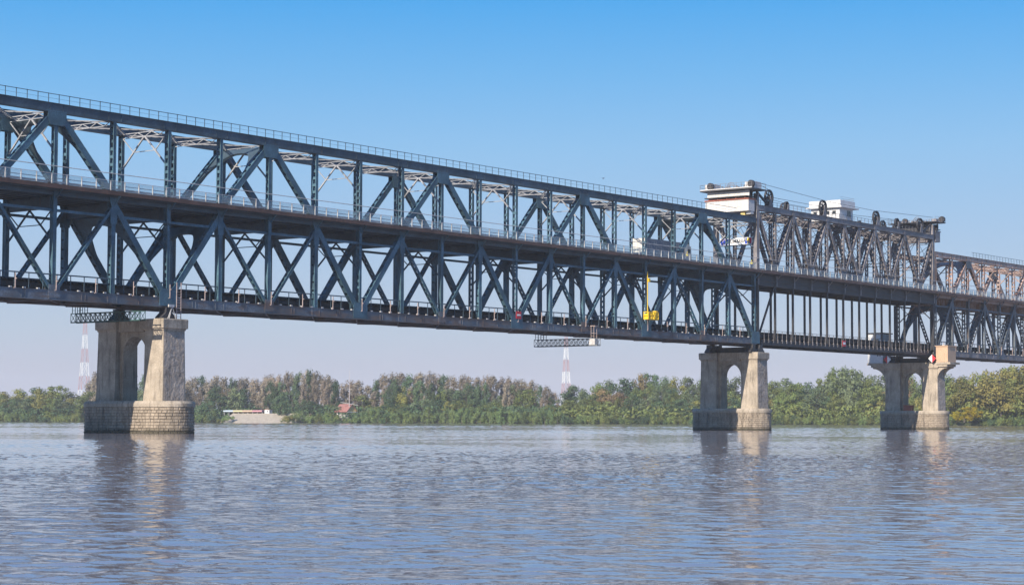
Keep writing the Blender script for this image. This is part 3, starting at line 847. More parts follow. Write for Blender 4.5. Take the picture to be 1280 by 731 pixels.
def diamond(x, y, z, s, redleft, label):
    T = Thing('navigation_mark', label, 'navigation sign', (x, y, z), 'red and white diamond boards')
    mb = MB(); mb.prism([(y, z-s), (y-s, z), (y, z+s)], 'x', x, x+.06); T.part('half_board', mb, M['signwhite'] if redleft else M['red'])
    mb = MB(); mb.prism([(y+.004, z-s), (y+.004, z+s), (y+s, z)], 'x', x, x+.06); T.part('half_board', mb, M['red'] if redleft else M['signwhite'])
    mb = MB(); mb.bar((x+.12, y, z-s*1.0), (x+.12, y, z+s*.9), .08, .1); T.part('stake', mb, M['lift_dark'])
diamond(240.2, 10.5, 16.45, .95, True, 'red and white diamond mark, red half on the left, by the white cabin')
diamond(239.9, -1.1, 16.5, .95, False, 'white and red diamond mark, red half on the right, by the tan cabin')

T = Thing('no_entry_board', 'red board with a white bar on the lower chord of the long span', 'navigation sign', (80.35, -.5, 19.05))
mb = MB(); mb.box(79.65, 81.05, -.56, -.50, 19.05, 20.3); T.part('board', mb, M['red'])
mb = MB(); mb.box(79.85, 80.85, -.575, -.563, 19.55, 19.83); T.part('white_bar', mb, M['signwhite'])
mb = MB(); mb.box(80.2, 80.5, -.498, -.42, 18.9, 20.2); T.part('stay', mb, M['lift_dark'])
T = Thing('no_entry_board', 'small pale red board with white bar on the lifting railway floor', 'navigation sign', (197.4, -.5, 17.9))
mb = MB(); mb.box(196.7, 198.1, -.66, -.60, 18.0, 19.25); T.part('board', mb, M['red'])
mb = MB(); mb.box(196.85, 197.95, -.675, -.663, 18.4, 18.9); T.part('white_bar', mb, M['signwhite'])
mb = MB(); mb.box(197.25, 197.5, -.598, -.28, 17.9, 19.2); T.part('stay', mb, M['lift_dark'])

# ------------------------------------------------------------------ hanging maintenance gantries
def gantry(x, label, mat, drops):
    T = Thing('maintenance_gantry', label, 'gantry', (x, C2, 15.2), 'maintenance gantries slung below the bridge')
    ya, yb = -1.9, 12.0
    mb = MB()
    for dx in (-.5, .5):
        for z in (15.2, 16.45): mb.bar((x+dx,ya,z), (x+dx,yb,z), .11, .11)
        n = 14
        for i in range(n+1):
            y = ya+(yb-ya)*i/n; mb.bar((x+dx,y,15.2), (x+dx,y,16.45), .06, .06)
            if i < n:
                y2 = ya+(yb-ya)*(i+1)/n; mb.bar((x+dx,y,15.2 if i % 2 else 16.45), (x+dx,y2,16.45 if i % 2 else 15.2), .06, .06)
                mb.bar((x+dx,y,16.45 if i % 2 else 15.2), (x+dx,y2,15.2 if i % 2 else 16.45), .05, .05)
    T.part('lattice_beam', mb, mat)
    mb = MB(); mb.box(x-.48, x+.48, ya, yb, 15.26, 15.31); T.part('floor', mb, mat)
    for y, m in drops:
        mb = MB()
        for dx in (-.45, .45):
            for dy in (-.25, .35): mb.bar((x+dx,y+dy,16.4), (x+dx,y+dy,18.6 if y < 3 else 17.9), .07, .07)
            for z in (16.9, 17.4): mb.bar((x+dx,y-.25,z), (x+dx,y+.35,z), .05, .05)
        if y < 3: mb.box(x-.5, x+.5, y-.5, y+.5, 18.62, 18.75)
        T.part('hanger_frame', mb, m)
    return T
gantry(-6.0, 'green lattice maintenance gantry beside the nearest pier', M['green_gantry'], ((11.4, M['green_gantry']), (9.9, M['green_gantry'])))
T = gantry(102.3, 'grey lattice maintenance gantry hanging under the middle of the long span', M['grey_gantry'], ((11.4, M['grey_gantry']), (10.2, M['grey_gantry']), (-.9, M['pink_post'])))
mb = MB(); mb.box(101.75, 102.9, -1.4, -.2, 15.32, 16.5); T.part('work_cage', mb, M['white_post'])

T = Thing('inspection_cradle', 'yellow inspection cradle on a yellow mast below the road deck', 'cradle', (120.2, -1.0, 20.5))
mb = MB(); mb.bar((119.35,-1.1,20.6), (119.35,-1.1,29.4), .12, .12)
mb.bar((119.35,-1.1,22.6), (119.9,-1.1,21.6), .1, .1); mb.box(119.5, 120.0, -1.3, -.9, 27.5, 28.2); T.part('mast', mb, M['yellow'])
mb = MB()
for y in (-1.75, -.75):
    for z in (20.6, 21.3, 21.9): mb.bar((118.6,y,z), (122.0,y,z), .10, .10)
    for x in (118.6, 119.7, 120.9, 122.0): mb.bar((x,y,20.6), (x,y,21.9), .10, .10)
for x in (118.6, 122.0):
    for z in (20.6, 21.3, 21.9): mb.bar((x,-1.75,z), (x,-.75,z), .14, .14)
mb.box(118.6, 122.0, -1.75, -.75, 20.5, 20.6); mb.box(118.7, 119.25, -1.7, -.8, 20.65, 21.6); mb.box(121.3, 121.9, -1.7, -.8, 20.65, 22.2); mb.bar((119.7,-1.75,20.6), (120.9,-1.75,21.9), .1, .1); mb.bar((120.9,-1.75,20.6), (119.7,-1.75,21.9), .1, .1)
T.part('basket', mb, M['yellow'])

# ladder at the nearest pier
T = Thing('access_ladder', 'pale pink access ladder standing on the nearest pier capital', 'ladder', (1.1, -1.35, 15.65))
mb = MB()
for x in (.75, 1.55): mb.bar((x,-1.35,15.66), (x,-1.35,20.7), .09, .09)
for i in range(12): mb.bar((.75,-1.35,16.0+.38*i), (1.55,-1.35,16.0+.38*i), .05, .05)
T.part('ladder', mb, M['pink_post'])
mb = MB(); mb.bar((-.2,-1.5,17.3), (-1.0,-1.5,15.66), .09, .09); mb.bar((-.2,-1.5,17.3), (.5,-1.5,15.66), .09, .09); mb.bar((-.2,-1.5,17.3), (-.2,-.9,15.66), .09, .09); mb.box(-.9, .1, -1.6, -1.4, 17.25, 17.6)
T.part('prop', mb, M['white_post'])

# rusty box on the right pier foot
T = Thing('steel_box', 'rusty steel box lying on the foot of the right hand pier', 'box', (240.2, 4.6, 4.3))
mb = MB(); mb.box(239.7, 241.0, 4.2, 6.2, 4.41, 5.6); T.part('body', mb, M['rustband'])
mb = MB(); mb.box(239.6, 241.1, 4.1, 6.3, 5.603, 5.72); T.part('lid', mb, M['rustband'])

# ------------------------------------------------------------------ lorry on the road deck
T = Thing('lorry', 'long grey lorry with pale rear doors on the road deck', 'lorry', (131, 4.3, ZD-.06))
zr = ZD-.06
mb = MB(); mb.box(124.7, 138.4, 3.05, 5.6, zr+1.15, zr+4.05)
for i in range(22): mb.box(125.2+.6*i, 125.26+.6*i, 3.02, 3.047, zr+1.3, zr+3.9)
body = T.part('trailer_body', mb, M['trailer_side'])
for y0 in (3.08, 4.34):
    mb = MB(); mb.box(124.64, 124.697, y0, y0+1.23, zr+1.2, zr+4.0)
    d = T.part('rear_door', mb, M['truck_white'])
    mb = MB(); mb.bar((124.61,y0+.25,zr+1.25), (124.61,y0+.25,zr+3.95), .05, .05); mb.bar((124.61,y0+.95,zr+1.25), (124.61,y0+.95,zr+3.95), .05, .05)
    T.part('lock_bar', mb, M['white_post'], d)
mb = MB(); mb.box(124.6, 124.9, 2.99, 3.045, zr+1.1, zr+4.1); mb.box(124.6, 124.9, 5.605, 5.66, zr+1.1, zr+4.1); T.part('rear_frame', mb, M['truck_white'])
mb = MB(); mb.box(124.8, 138.6, 3.5, 3.7, zr+.85, zr+1.147); mb.box(124.8, 138.6, 4.95, 5.15, zr+.85, zr+1.147); mb.box(124.6, 124.75, 3.1, 5.55, zr+.5, zr+.75); T.part('chassis', mb, M['lift_dark'])
mb = MB(); mb.box(139.0, 141.2, 3.1, 5.55, zr+.6, zr+3.6); mb.prism([(141.2,zr+.6),(141.45,zr+.7),(141.45,zr+1.9),(141.2,zr+3.6)], 'y', 3.1, 5.55); mb.box(139.0, 140.6, 3.2, 5.45, zr+3.603, zr+3.95)
cab = T.part('cab', mb, M['truck_white'])
mb = MB(); mb.box(140.0, 140.9, 3.07, 3.097, zr+2.2, zr+3.2); T.part('side_window', mb, M['glass_dark'], cab)
wm = MB(); wm.tube((0,-.16,0), (0,.16,0), .5, n=20)
rim = MB(); rim.tube((0,-.17,0), (0,.17,0), .28, n=14)
for x in (126.6, 127.9, 129.2, 138.8, 140.6):
    for y in (3.25, 5.4):
        o = wm.build('wheel', M['rubber']); o.location = Vector((x, y, zr+.5))-T.org; o.parent = T.o
        c = rim.build('rim', M['steel_lite']); c.parent = o

# ------------------------------------------------------------------ people on the walkway
def person(x, y, z, yaw, label, top, legs, hscale=1.0):
    T = Thing('person', label, 'person', (x, y, z), 'workers on the bridge walkway')
    T.o.rotation_euler.z = yaw
    vs = [(0,0,.93),(0,0,1.12),(0,0,1.36),(0,0,1.48),(0,.01,1.56),(0,.02,1.66),(0,.02,1.74),
          (-.1,0,.90),(-.11,.02,.50),(-.11,-.02,.09),(-.11,.14,.04),
          (.1,0,.90),(.11,.03,.50),(.11,0,.09),(.11,.16,.04),
          (-.19,0,1.40),(-.24,.0,1.13),(-.20,.18,.95),(-.18,.26,.90),
          (.19,0,1.40),(.24,.0,1.13),(.20,.18,.95),(.18,.26,.90)]
    rad = [.135,.125,.15,.07,.06,.10,.07, .095,.065,.045,.045, .095,.065,.045,.045, .06,.048,.036,.04, .06,.048,.036,.04]
    ed = [(0,1),(1,2),(2,3),(3,4),(4,5),(5,6),(0,7),(7,8),(8,9),(9,10),(0,11),(11,12),(12,13),(13,14),(2,15),(15,16),(16,17),(17,18),(2,19),(19,20),(20,21),(21,22)]
    def skin(name, idx, grow, mat, sub=1):
        mp = {i: j for j, i in enumerate(idx)}
        me = bpy.data.meshes.new(name)
        me.from_pydata([vs[i] for i in idx], [(mp[a], mp[b]) for a, b in ed if a in mp and b in mp], [])
        o = bpy.data.objects.new(name, me); COL.objects.link(o)
        m = o.modifiers.new('skin', 'SKIN'); sm = o.modifiers.new('sub', 'SUBSURF'); sm.levels = sub; sm.render_levels = sub
        lay = me.skin_vertices[0].data if me.skin_vertices else None
        if lay is None:
            import bmesh
            bm = bmesh.new(); bm.from_mesh(me); bm.verts.layers.skin.verify(); bm.to_mesh(me); bm.free(); lay = me.skin_vertices[0].data
        for j, i in enumerate(idx):
            lay[j].radius = (rad[i]*grow, rad[i]*grow)
            lay[j].use_root = (j == 0)
        dgx = bpy.context.evaluated_depsgraph_get()
        me2 = bpy.data.meshes.new_from_object(o.evaluated_get(dgx)); me2.name = name
        bpy.data.objects.remove(o)
        me2.materials.clear(); me2.materials.append(mat)
        for pl in me2.polygons: pl.use_smooth = True
        o2 = bpy.data.objects.new(name, me2); COL.objects.link(o2); o2.parent = T.o
        return o2
    skin('body', list(range(len(vs))), 1.0, M['skin'])
    skin('jacket', [0,1,2,15,16,19,20], 1.14, top)
    skin('trousers', [0,7,8,9,11,12,13], 1.13, legs)
    mb = MB()
    for r_, z_ in (): pass
    rings = []
    for t_ in range(5):
        a = t_/4*math.pi/2; rr = .118*math.cos(a)+.004
        rings.append([(rr*math.cos(2*math.pi*i/12), .0+rr*1.12*math.sin(2*math.pi*i/12), 1.69+.12*math.sin(a)) for i in range(12)])
    mb.loft(rings); o = mb.build('helmet', M['hivis'] if top is M['hivis'] else M['white']); o.parent = T.o
    mb = MB(); mb.prism([(-.015,1.64),(.015,1.64),(.008,1.69),(-.008,1.69)], 'y', .10, .145); o = mb.build('nose', M['skin']); o.parent = T.o
person(133.4, -.95, ZD-.1, 2.6, 'person in yellow jacket on the walkway beside the lorry', M['hivis'], M['navy'])
person(157.6, -.95, ZD-.1, 1.9, 'person in yellow jacket on the walkway near the lift tower', M['hivis'], M['navy'])

# bird over the long span
T = Thing('bird', 'small dark bird gliding above the long span', 'bird', (102.1, -3.0, 44.9))
bx, by, bz = 102.1, -3.0, 44.9
mb = MB()
mb.loft([[(bx+dx, by+r*math.cos(2*math.pi*i/8), bz+r*math.sin(2*math.pi*i/8)) for i in range(8)] for dx, r in ((-.28,.01),(-.15,.05),(.0,.075),(.14,.055),(.2,.045),(.27,.008))])
for s in (-1, 1):
    mb.add([(bx+.08,by,bz+.03),(bx-.10,by,bz+.03),(bx-.06,by+s*.3,bz+.16),(bx+.08,by+s*.28,bz+.16),(bx-.12,by+s*.62,bz+.08),(bx-.04,by+s*.6,bz+.10)],
           [(0,1,2,3),(3,2,4,5)])
mb.add([(bx-.26,by-.02,bz),(bx-.26,by+.02,bz),(bx-.42,by+.07,bz),(bx-.42,by-.07,bz)], [(0,1,2,3)])
T.part('body', mb, M['lift_dark'])

# ------------------------------------------------------------------ far bank
YAW, PITCH, FPX = .9247, .0633, 2515.85
FX, FY = math.sin(YAW), math.cos(YAW)
def ground(px, d, z=0.0):
    """world point at distance d along the bearing of picture column px"""
    t = (px-640)/FPX*math.cos(PITCH)
    v = Vector((FX+t*FY, FY-t*FX, 0)).normalized()
    return Vector((v.x*d, v.y*d, z))
def bank_d(px):
    pts = [(-700,1650),(-300,1420),(0,1290),(320,1190),(640,1085),(960,1045),(1280,990),(1700,900),(2300,760)]
    for (a, da), (b, db) in zip(pts[:-1], pts[1:]):
        if a <= px <= b: return da+(db-da)*(px-a)/(b-a)
    return pts[0][1] if px < pts[0][0] else pts[-1][1]

# river
WBUMP = .010
SKYG = 6.4
def water():
    m, nt, b = new_mat('river_water'); L = nt.links
    co = N(nt, 'ShaderNodeNewGeometry').outputs['Position']
    mp = N(nt, 'ShaderNodeMapping'); L.new(co, mp.inputs['Vector']); mp.inputs['Rotation'].default_value = (0, 0, YAW)
    base = mp.outputs[0]
    b.inputs['Base Color'].default_value = (.225,.198,.212,1); b.inputs['Roughness'].default_value = .03
    b.inputs['IOR'].default_value = 1.36
    n = noise(nt, stretch(nt, base, (2.4,2.9,1)), 1.0, 3, .6, .3)
    bp = N(nt, 'ShaderNodeBump', Strength=1.0, Distance=WBUMP); L.new(n, bp.inputs['Height'])
    n2 = noise(nt, stretch(nt, base, (.7,.9,1)), 1.0, 2, .5, .2)
    bp2 = N(nt, 'ShaderNodeBump', Strength=1.0, Distance=WBUMP*1.6); L.new(n2, bp2.inputs['Height']); L.new(bp.outputs[0], bp2.inputs['Normal'])
    L.new(bp2.outputs[0], b.inputs['Normal'])
    return m
M['water'] = water()
def river():
    import numpy as np
    rg = np.random.default_rng(11)
    nc = 520; az = np.linspace(-.39, .39, nc); rr = [10.0]
    while rr[-1] < 1700: rr.append(rr[-1]*1.0029)
    rr = np.array(rr); nr = len(rr)
    A, Rr = np.meshgrid(az, rr)
    ang = YAW+A
    Xw, Yw = np.sin(ang)*Rr, np.cos(ang)*Rr
    H = np.zeros_like(Xw)
    nw = 130; lam = np.exp(rg.uniform(np.log(.33), np.log(6.0), nw))
    wd = YAW+math.pi+.35+rg.normal(0, .62, nw); ph = rg.uniform(0, 6.283, nw)
    wt = np.exp(-((np.log(lam)-np.log(.75))/.75)**2)
    slope = WSLOPE*np.sqrt(2)*np.sqrt(wt/wt.sum())
    patch = np.zeros_like(Xw)
    for L_, am in ((260, .5), (120, .5), (70, .45), (38, .4), (22, .3)):
        for _ in range(3):
            t = rg.uniform(0, 6.283); patch += am*np.sin((Xw*np.sin(t)+Yw*np.cos(t))*6.283/L_+rg.uniform(0, 6.283))
    patch = np.clip(.95+.30*patch, .3, 1.9)
    dr = Rr*.0029
    for i in range(nw):
        k = 6.283/lam[i]; f = np.clip((lam[i]/dr-2.2)/2.5, 0, 1)
        p_ = (Xw*np.sin(wd[i])+Yw*np.cos(wd[i]))*k+ph[i]
        H += slope[i]/k*f*(np.sin(p_)+.22*np.cos(2*p_))
    ff = np.zeros_like(Xw)
    for i in range(nw):
        ff += (np.clip((lam[i]/dr-2.2)/2.5, 0, 1)**2)*slope[i]**2
    miss = np.sqrt(np.clip(1-ff/(slope**2).sum(), 0, 1))
    H += miss*WSLOPE*dr*.45*rg.standard_normal(Xw.shape)
    lane = np.clip((Xw*FX+Yw*FY-160)/45, 0, 1); H *= patch*(1-.38*lane*lane*(3-2*lane))
    me = bpy.data.meshes.new('river')
    nv = nc*nr; co_ = np.zeros((nv+4, 3)); co_[:nv, 0] = Xw.ravel(); co_[:nv, 1] = Yw.ravel(); co_[:nv, 2] = H.ravel()
    co_[nv:] = [(-900,-700,-.45), (2900,-700,-.45), (2900,2900,-.45), (-900,2900,-.45)]
    i0 = (np.arange(nr-1)[:, None]*nc+np.arange(nc-1)[None, :]).ravel()
    q = np.stack([i0, i0+nc, i0+nc+1, i0+1], 1); q = q[:, ::-1]; q = np.vstack([q, [[nv, nv+1, nv+2, nv+3]]])
    nf = len(q)
    me.vertices.add(nv+4); me.vertices.foreach_set('co', co_.ravel())
    me.loops.add(nf*4); me.loops.foreach_set('vertex_index', q.ravel().astype(np.int32))
    me.polygons.add(nf); me.polygons.foreach_set('loop_start', np.arange(nf, dtype=np.int32)*4)
    me.polygons.foreach_set('use_smooth', np.ones(nf, dtype=bool))
    me.update(calc_edges=True); me.validate(); me.materials.append(M['water'])
    o = bpy.data.objects.new('river', me); COL.objects.link(o); return o
WSLOPE = .049
o = river(); tag(o, kind='structure')

# land behind the river
M['soil'] = plain('bank_soil', (.12,.115,.07), .95, .3, .05)
M['grass'] = plain('bank_grass', (.045,.06,.022), .95, .35, .08)
pxs = [-700,-500,-300,-150,0,80,160,240,280,370,420,500,640,800,960,1120,1280,1450,1700,2000,2300]
rows = [(0,-.8),(2.5,-.1),(6,.8),(14,1.9),(40,2.6),(140,3.2),(500,4.0),(1200,5)]
mb = MB()
for px in pxs:
    for off, z in rows:
        p = ground(px, bank_d(px)+off); mb.v.append((p.x, p.y, z))
nr = len(rows)
for i in range(len(pxs)-1):
    for j in range(nr-1):
        a = i*nr+j; mb.f.append((a, a+nr, a+nr+1, a+1)); mb.m.append(0)
o = mb.build('far_bank_ground', M['grass']); tag(o, kind='structure')
mb = MB()
for px in pxs:
    for off, z in ((-4,-.9),(2.2,.05)):
        p = ground(px, bank_d(px)+off); mb.v.append((p.x, p.y, z))
for i in range(len(pxs)-1): mb.f.append((i*2, i*2+2, i*2+3, i*2+1)); mb.m.append(0)
o = mb.build('shore', M['soil']); tag(o, kind='structure')

# ------------------------------------------------------------------ trees
M['lf_green'] = leaf('deciduous_leaf', (0.180,0.243,0.075), (0.243,0.260,0.083))
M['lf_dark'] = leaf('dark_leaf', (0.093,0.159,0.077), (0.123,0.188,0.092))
M['lf_yellow'] = leaf('yellowing_leaf', (0.332,0.305,0.083), (0.243,0.260,0.083))
M['lf_brown'] = leaf('thinning_brown_leaf', (.400,.335,.255), (.330,.290,.210), .35)
M['lf_grey'] = leaf('grey_green_leaf', (0.207,0.260,0.134), (0.162,0.212,0.104))
M['lf_willow'] = leaf('willow_leaf', (0.216,0.296,0.108), (0.171,0.252,0.092))
M['lf_bright'] = leaf('bright_yellow_leaf', (.56,.46,.02), (.40,.36,.03))
M['lf_rust'] = leaf('russet_leaf', (0.341,0.224,0.118), (0.269,0.234,0.100))

SHS = .05
def tree_mesh(seed, h, w, kind):
    """returns trunk MB and crown MB, base at origin"""
    r = random.Random(seed); tr = MB(); cr = MB()
    bend = [Vector((r.uniform(-.02,.02)*h*i, r.uniform(-.02,.02)*h*i, h*.86*i/5)) for i in range(6)]
    r0 = .016*h
    for i in range(5): tr.tube(bend[i], bend[i+1], r0*(1-i/5.3), r0*(1-(i+1)/5.3), 7)
    clumps = []
    def leaves(c, rad, n, sz, flat=1.0):
        for _ in range(n):
            while True:
                d = Vector((r.uniform(-1,1), r.uniform(-1,1), r.uniform(-1,1)))
                if d.length <= 1: break
            d.normalize(); rr = rad*(r.random()**.45)
            p = c+Vector((d.x*rr, d.y*rr, d.z*rr*flat))
            nn = (d*1.5+Vector((r.gauss(0,.45), r.gauss(0,.45), r.gauss(.35,.45)))).normalized()
            a = nn.cross(Vector((r.gauss(0,1), r.gauss(0,1), r.gauss(0,1)))).normalized(); b_ = nn.cross(a)
            s = sz*r.uniform(.55,1.3); q = s*r.uniform(.45,.8)
            cr.add([p-a*s, p-b_*q, p+a*s*.9, p+b_*q], [(0,1,2,3)])
    if kind == 'round':
        nl = 15
        for i in range(nl):
            t = (i+.5)/nl; z = h*(.22+.70*t); env = math.sin(math.pi*(.16+.80*t))**.7
            for j in range(2 if t < .8 else 1):
                a = r.uniform(0, 6.28); ro = w*.5*env*r.uniform(.35,1.0)
                c = Vector((ro*math.cos(a), ro*math.sin(a), z+r.uniform(-.04,.04)*h)); clumps.append((c, w*r.uniform(.14,.25)))
        sz, n = .025*h, 112
    elif kind == 'tall':
        for i in range(20):
            t = (i+.5)/20; z = h*(.18+.80*t); env = (math.sin(math.pi*(.2+.76*t))**.6)
            a = r.uniform(0, 6.28); ro = w*.5*env*r.uniform(.2,1.0)
            clumps.append((Vector((ro*math.cos(a), ro*math.sin(a), z)), w*r.uniform(.18,.28)))
        sz, n = .022*h, 104
    elif kind == 'bare':
        for i in range(22):
            t = (i+.5)/22; z = h*(.30+.66*t); env = (math.sin(math.pi*(.22+.68*t))**.7)
            a = r.uniform(0, 6.28); ro = w*.5*env*r.uniform(.1,1.0)
            clumps.append((Vector((ro*math.cos(a), ro*math.sin(a), z)), w*r.uniform(.15,.24)))
        sz, n = .021*h, 84
    else:   # shrub
        for i in range(13):
            a = r.uniform(0, 6.28); ro = w*.5*r.random()**.6
            clumps.append((Vector((ro*math.cos(a), ro*math.sin(a), h*r.uniform(.12,.72)*(1-.35*(ro/(w*.5))**2))), w*r.uniform(.15,.24)))
        sz, n = SHS*h, 80
    for c, rad in clumps:
        if kind not in ('shrub', 'willow'):
            k = min(4, max(1, int((c.z-.1*h)/(h*.86)*5))); base = bend[k]
            tr.tube(base, base.lerp(c, .85), r0*.35, r0*.08, 5)
        leaves(c, rad, n, sz, .8 if kind in ('round',) else (1.5 if kind in ('bare',) else 1.1))
        if kind == 'bare':
            for _ in range(5):
                e = c+Vector((r.gauss(0,.35)*rad, r.gauss(0,.35)*rad, r.uniform(.4,1.7)*rad))
                tr.tube(c-Vector((0,0,rad*.6)), e, r0*.12, r0*.03, 4)
    return tr, cr
PROTO = {}
def protos(kind, n, h, w):
    PROTO[kind] = []
    for i in range(n):
        tr, cr = tree_mesh(hash_(kind)+i*17, h, w, kind)
        out = []
        for nm, b_ in (('trunk', tr), ('crown', cr)):
            if not b_.v: out.append(None); continue
            me = bpy.data.meshes.new(nm); me.from_pydata(b_.v, [], b_.f); me.materials.append(M['bark']); me.update(); out.append(me)
        PROTO[kind].append((out, h, w))
def hash_(s): return sum(ord(c)*(i+3) for i, c in enumerate(s))
protos('round', 5, 20, 15); protos('tall', 5, 25, 11); protos('bare', 5, 25, 9.5); protos('shrub', 4, 5, 6.5); SHS = .032; protos('willow', 4, 10, 7.5)
NT = [0]
def tree(name, kind, p, h, w, leafm, label, cat, group=None, bark='bark'):
    (tm, cm), h0, w0 = rnd.choice(PROTO[kind])
    T = bpy.data.objects.new(name, None); COL.objects.link(T); T.location = p
    T.rotation_euler.z = rnd.uniform(0, 6.28); T.scale = (w/w0, w/w0, h/h0); tag(T, label, cat, group)
    for nm, me, mt in (('trunk', tm, bark), ('crown', cm, leafm)):
        if me is None: continue
        o = bpy.data.objects.new(nm, me); COL.objects.link(o); o.parent = T
        o.material_slots[0].link = 'OBJECT'; o.material_slots[0].material = M[mt]
    NT[0] += 1
    return T

def hor(px): return 525.5+.0029*(px-640)
def topz(px, py, d): return CAMH+(hor(px)-py)/FPX*d*1.0

SKY = [(-260,486),(-120,480),(0,487),(20,492),(50,485),(75,484),(92,493),(106,490),(116,470),(160,468),(236,476),(270,474),(300,476),(330,474),(356,469),(386,466),(410,471),(424,477),(432,484),(445,476),(456,480),(464,488),(475,473),(490,469),(520,470),(545,470),(580,472),(620,474),(650,476),(668,480),(684,487),(694,496),(701,500),(710,492),(720,482),(735,481),(755,477),(775,473),(790,469),(805,467),(830,468),(850,472),(875,471),(930,472),(960,473),(985,474),(1000,471),(1012,476),(1025,470),(1042,462),(1060,460),(1080,466),(1100,471),(1140,474),(1180,470),(1205,470),(1230,466),(1250,462),(1268,458),(1285,456),(1330,452),(1400,458),(1500,450)]
def sky_y(px):
    for (a, ya), (b, yb) in zip(SKY[:-1], SKY[1:]):
        if a <= px <= b: return ya+(yb-ya)*(px-a)/(b-a)
    return 470
G = {
 'brown': ('poplar_tree', 'bare', 'lf_brown', 'thin brownish poplar in the far bank row left of centre', 'tree', 'brownish poplars on the far bank'),
 'darktall': ('poplar_tree', 'tall', 'lf_dark', 'dark green poplar standing among the brownish poplars', 'tree', 'dark poplars on the far bank'),
 'green': ('broadleaf_tree', 'round', 'lf_green', 'olive green broadleaf tree in the far bank wood', 'tree', 'green trees on the far bank'),
 'grey': ('broadleaf_tree', 'round', 'lf_grey', 'grey green broadleaf tree in the far bank wood', 'tree', 'grey green trees on the far bank'),
 'yellow': ('broadleaf_tree', 'round', 'lf_yellow', 'yellowing broadleaf tree in the far bank wood', 'tree', 'yellowing trees on the far bank'),
 'dark': ('broadleaf_tree', 'round', 'lf_dark', 'dark green broadleaf tree in the far bank wood', 'tree', 'dark trees on the far bank'),
 'rust': ('broadleaf_tree', 'round', 'lf_rust', 'russet broadleaf tree in the far bank wood', 'tree', 'russet trees on the far bank'),
}
def put(kind, px, off, h, w):
    nm, k, lf, lab, cat, grp = G[kind]
    d = bank_d(px)+off
    tree(nm, k, ground(px, d, 1.5 if off < 25 else 2.4), h, w, lf, lab, cat, grp, 'bark_pale' if kind == 'brown' else 'bark')

def pick(px, row):
    u = rnd.random()
    if px > 1185: return 'yellow' if u < .45 else 'green' if u < .8 else 'dark'
    if px < 112:   return 'dark' if u < .35 else 'green' if u < .6 else 'yellow' if u < .78 else 'grey'
    if px < 705:
        if row == 0: return 'brown' if u < .91 else 'darktall'
        return 'dark' if u < .38 else 'green' if u < .58 else 'grey' if u < .93 else 'yellow'
    if row == 0: return 'dark' if u < .25 else 'grey' if u < .55 else 'green' if u < .84 else 'rust' if u < .91 else 'yellow'
    return 'green' if u < .44 else 'grey' if u < .70 else 'yellow' if u < .80 else 'dark' if u < .96 else 'rust'
# back row carries the skyline
px = -240.0
while px < 1480:
    kind = pick(px, 0); wpx = rnd.uniform(8, 13) if 112 < px < 705 else rnd.uniform(14, 27)
    off = rnd.uniform(55, 80); d = bank_d(px)+off
    if not (699 < px < 704) and not (429 < px < 436):
        zt_ = topz(px, sky_y(px)+rnd.uniform(-2.0, 3.0), d)
        put(kind, px, off, max(5, zt_-2.4)*1.02, wpx*1.75*d/FPX)
    px += wpx*rnd.uniform(.72, 1.05)
# second row
px = -230.0
while px < 1480:
    off = rnd.uniform(32, 50); d = bank_d(px)+off; kind = pick(px, 0 if (112 < px < 705 and rnd.random() < .6) else 1)
    f_ = rnd.uniform(.62, .93)
    zt_ = topz(px, sky_y(px), d); base = 2.4
    put(kind, px, off, max(5, (zt_-base)*f_), (rnd.uniform(11, 16) if kind in ('brown','darktall') else rnd.uniform(20, 42))*d/FPX)
    px += rnd.uniform(9, 15) if 112 < px < 705 else rnd.uniform(11, 22)
# front rows
px = -230.0
while px < 1480:
    off = rnd.uniform(13, 24); d = bank_d(px)+off; kind = pick(px, 1)
    if 705 < px or px < 112: f_ = rnd.uniform(.40, .78)
    else: f_ = rnd.uniform(.30, .52)
    if 272 < px < 372: px += 8; continue
    if 425 < px < 462: f_ *= .42
    zt_ = topz(px, sky_y(px), d)
    put(kind, px, off, max(4, (zt_-1.5)*f_), rnd.uniform(18, 40)*d/FPX)
    px += rnd.uniform(11, 20)
# willow fringe at the waterline: reads as one band
SH = {'willow': ('willow_shrub', 'lf_willow', 'green willow shrub in the fringe along the far waterline', 'shrub', 'willow shrubs along the far waterline'),
      'olive': ('bank_shrub', 'lf_green', 'olive shrub in the fringe along the far waterline', 'shrub', 'olive shrubs along the far waterline'),
      'darks': ('bank_shrub', 'lf_dark', 'dark green shrub in the fringe along the far waterline', 'shrub', 'dark shrubs along the far waterline')}
px = -230.0
while px < 1480:
    if 284 < px < 360 or 1192 < px < 1229: px += 3; continue
    for row in range(2):
        q = px+rnd.uniform(-3, 3); off = rnd.uniform(.6, 3.0)+row*6; d = bank_d(q)+off
        k = 'willow' if (365 < q < 705 and rnd.random() < .85) else rnd.choice(('olive', 'olive', 'darks', 'willow'))
        nm, lf, lab, cat, grp = SH[k]
        hpx = rnd.uniform(17, 27) if (440 < q < 705) else rnd.uniform(8, 18)
        if 425 < q < 462: hpx *= .62
        tree(nm, 'willow' if hpx > 16 else 'shrub', ground(q, d, -.5+.15*off), hpx*d/FPX, rnd.uniform(10, 17)*d/FPX, lf, lab, cat, grp)
    px += rnd.uniform(7.0, 10.5)
for q_, h_, w_, k_ in ((1188, 480, 34, 'green'), (1206, 474, 44, 'yellow'), (1228, 469, 50, 'green'), (1252, 462, 58, 'yellow'), (1276, 466, 50, 'green'), (1290, 460, 60, 'yellow'), (1318, 458, 60, 'yellow')):
    d_ = bank_d(q_)+rnd.uniform(7, 14); put(k_, q_, d_-bank_d(q_), topz(q_, h_, d_)-1.5, w_*d_/FPX)
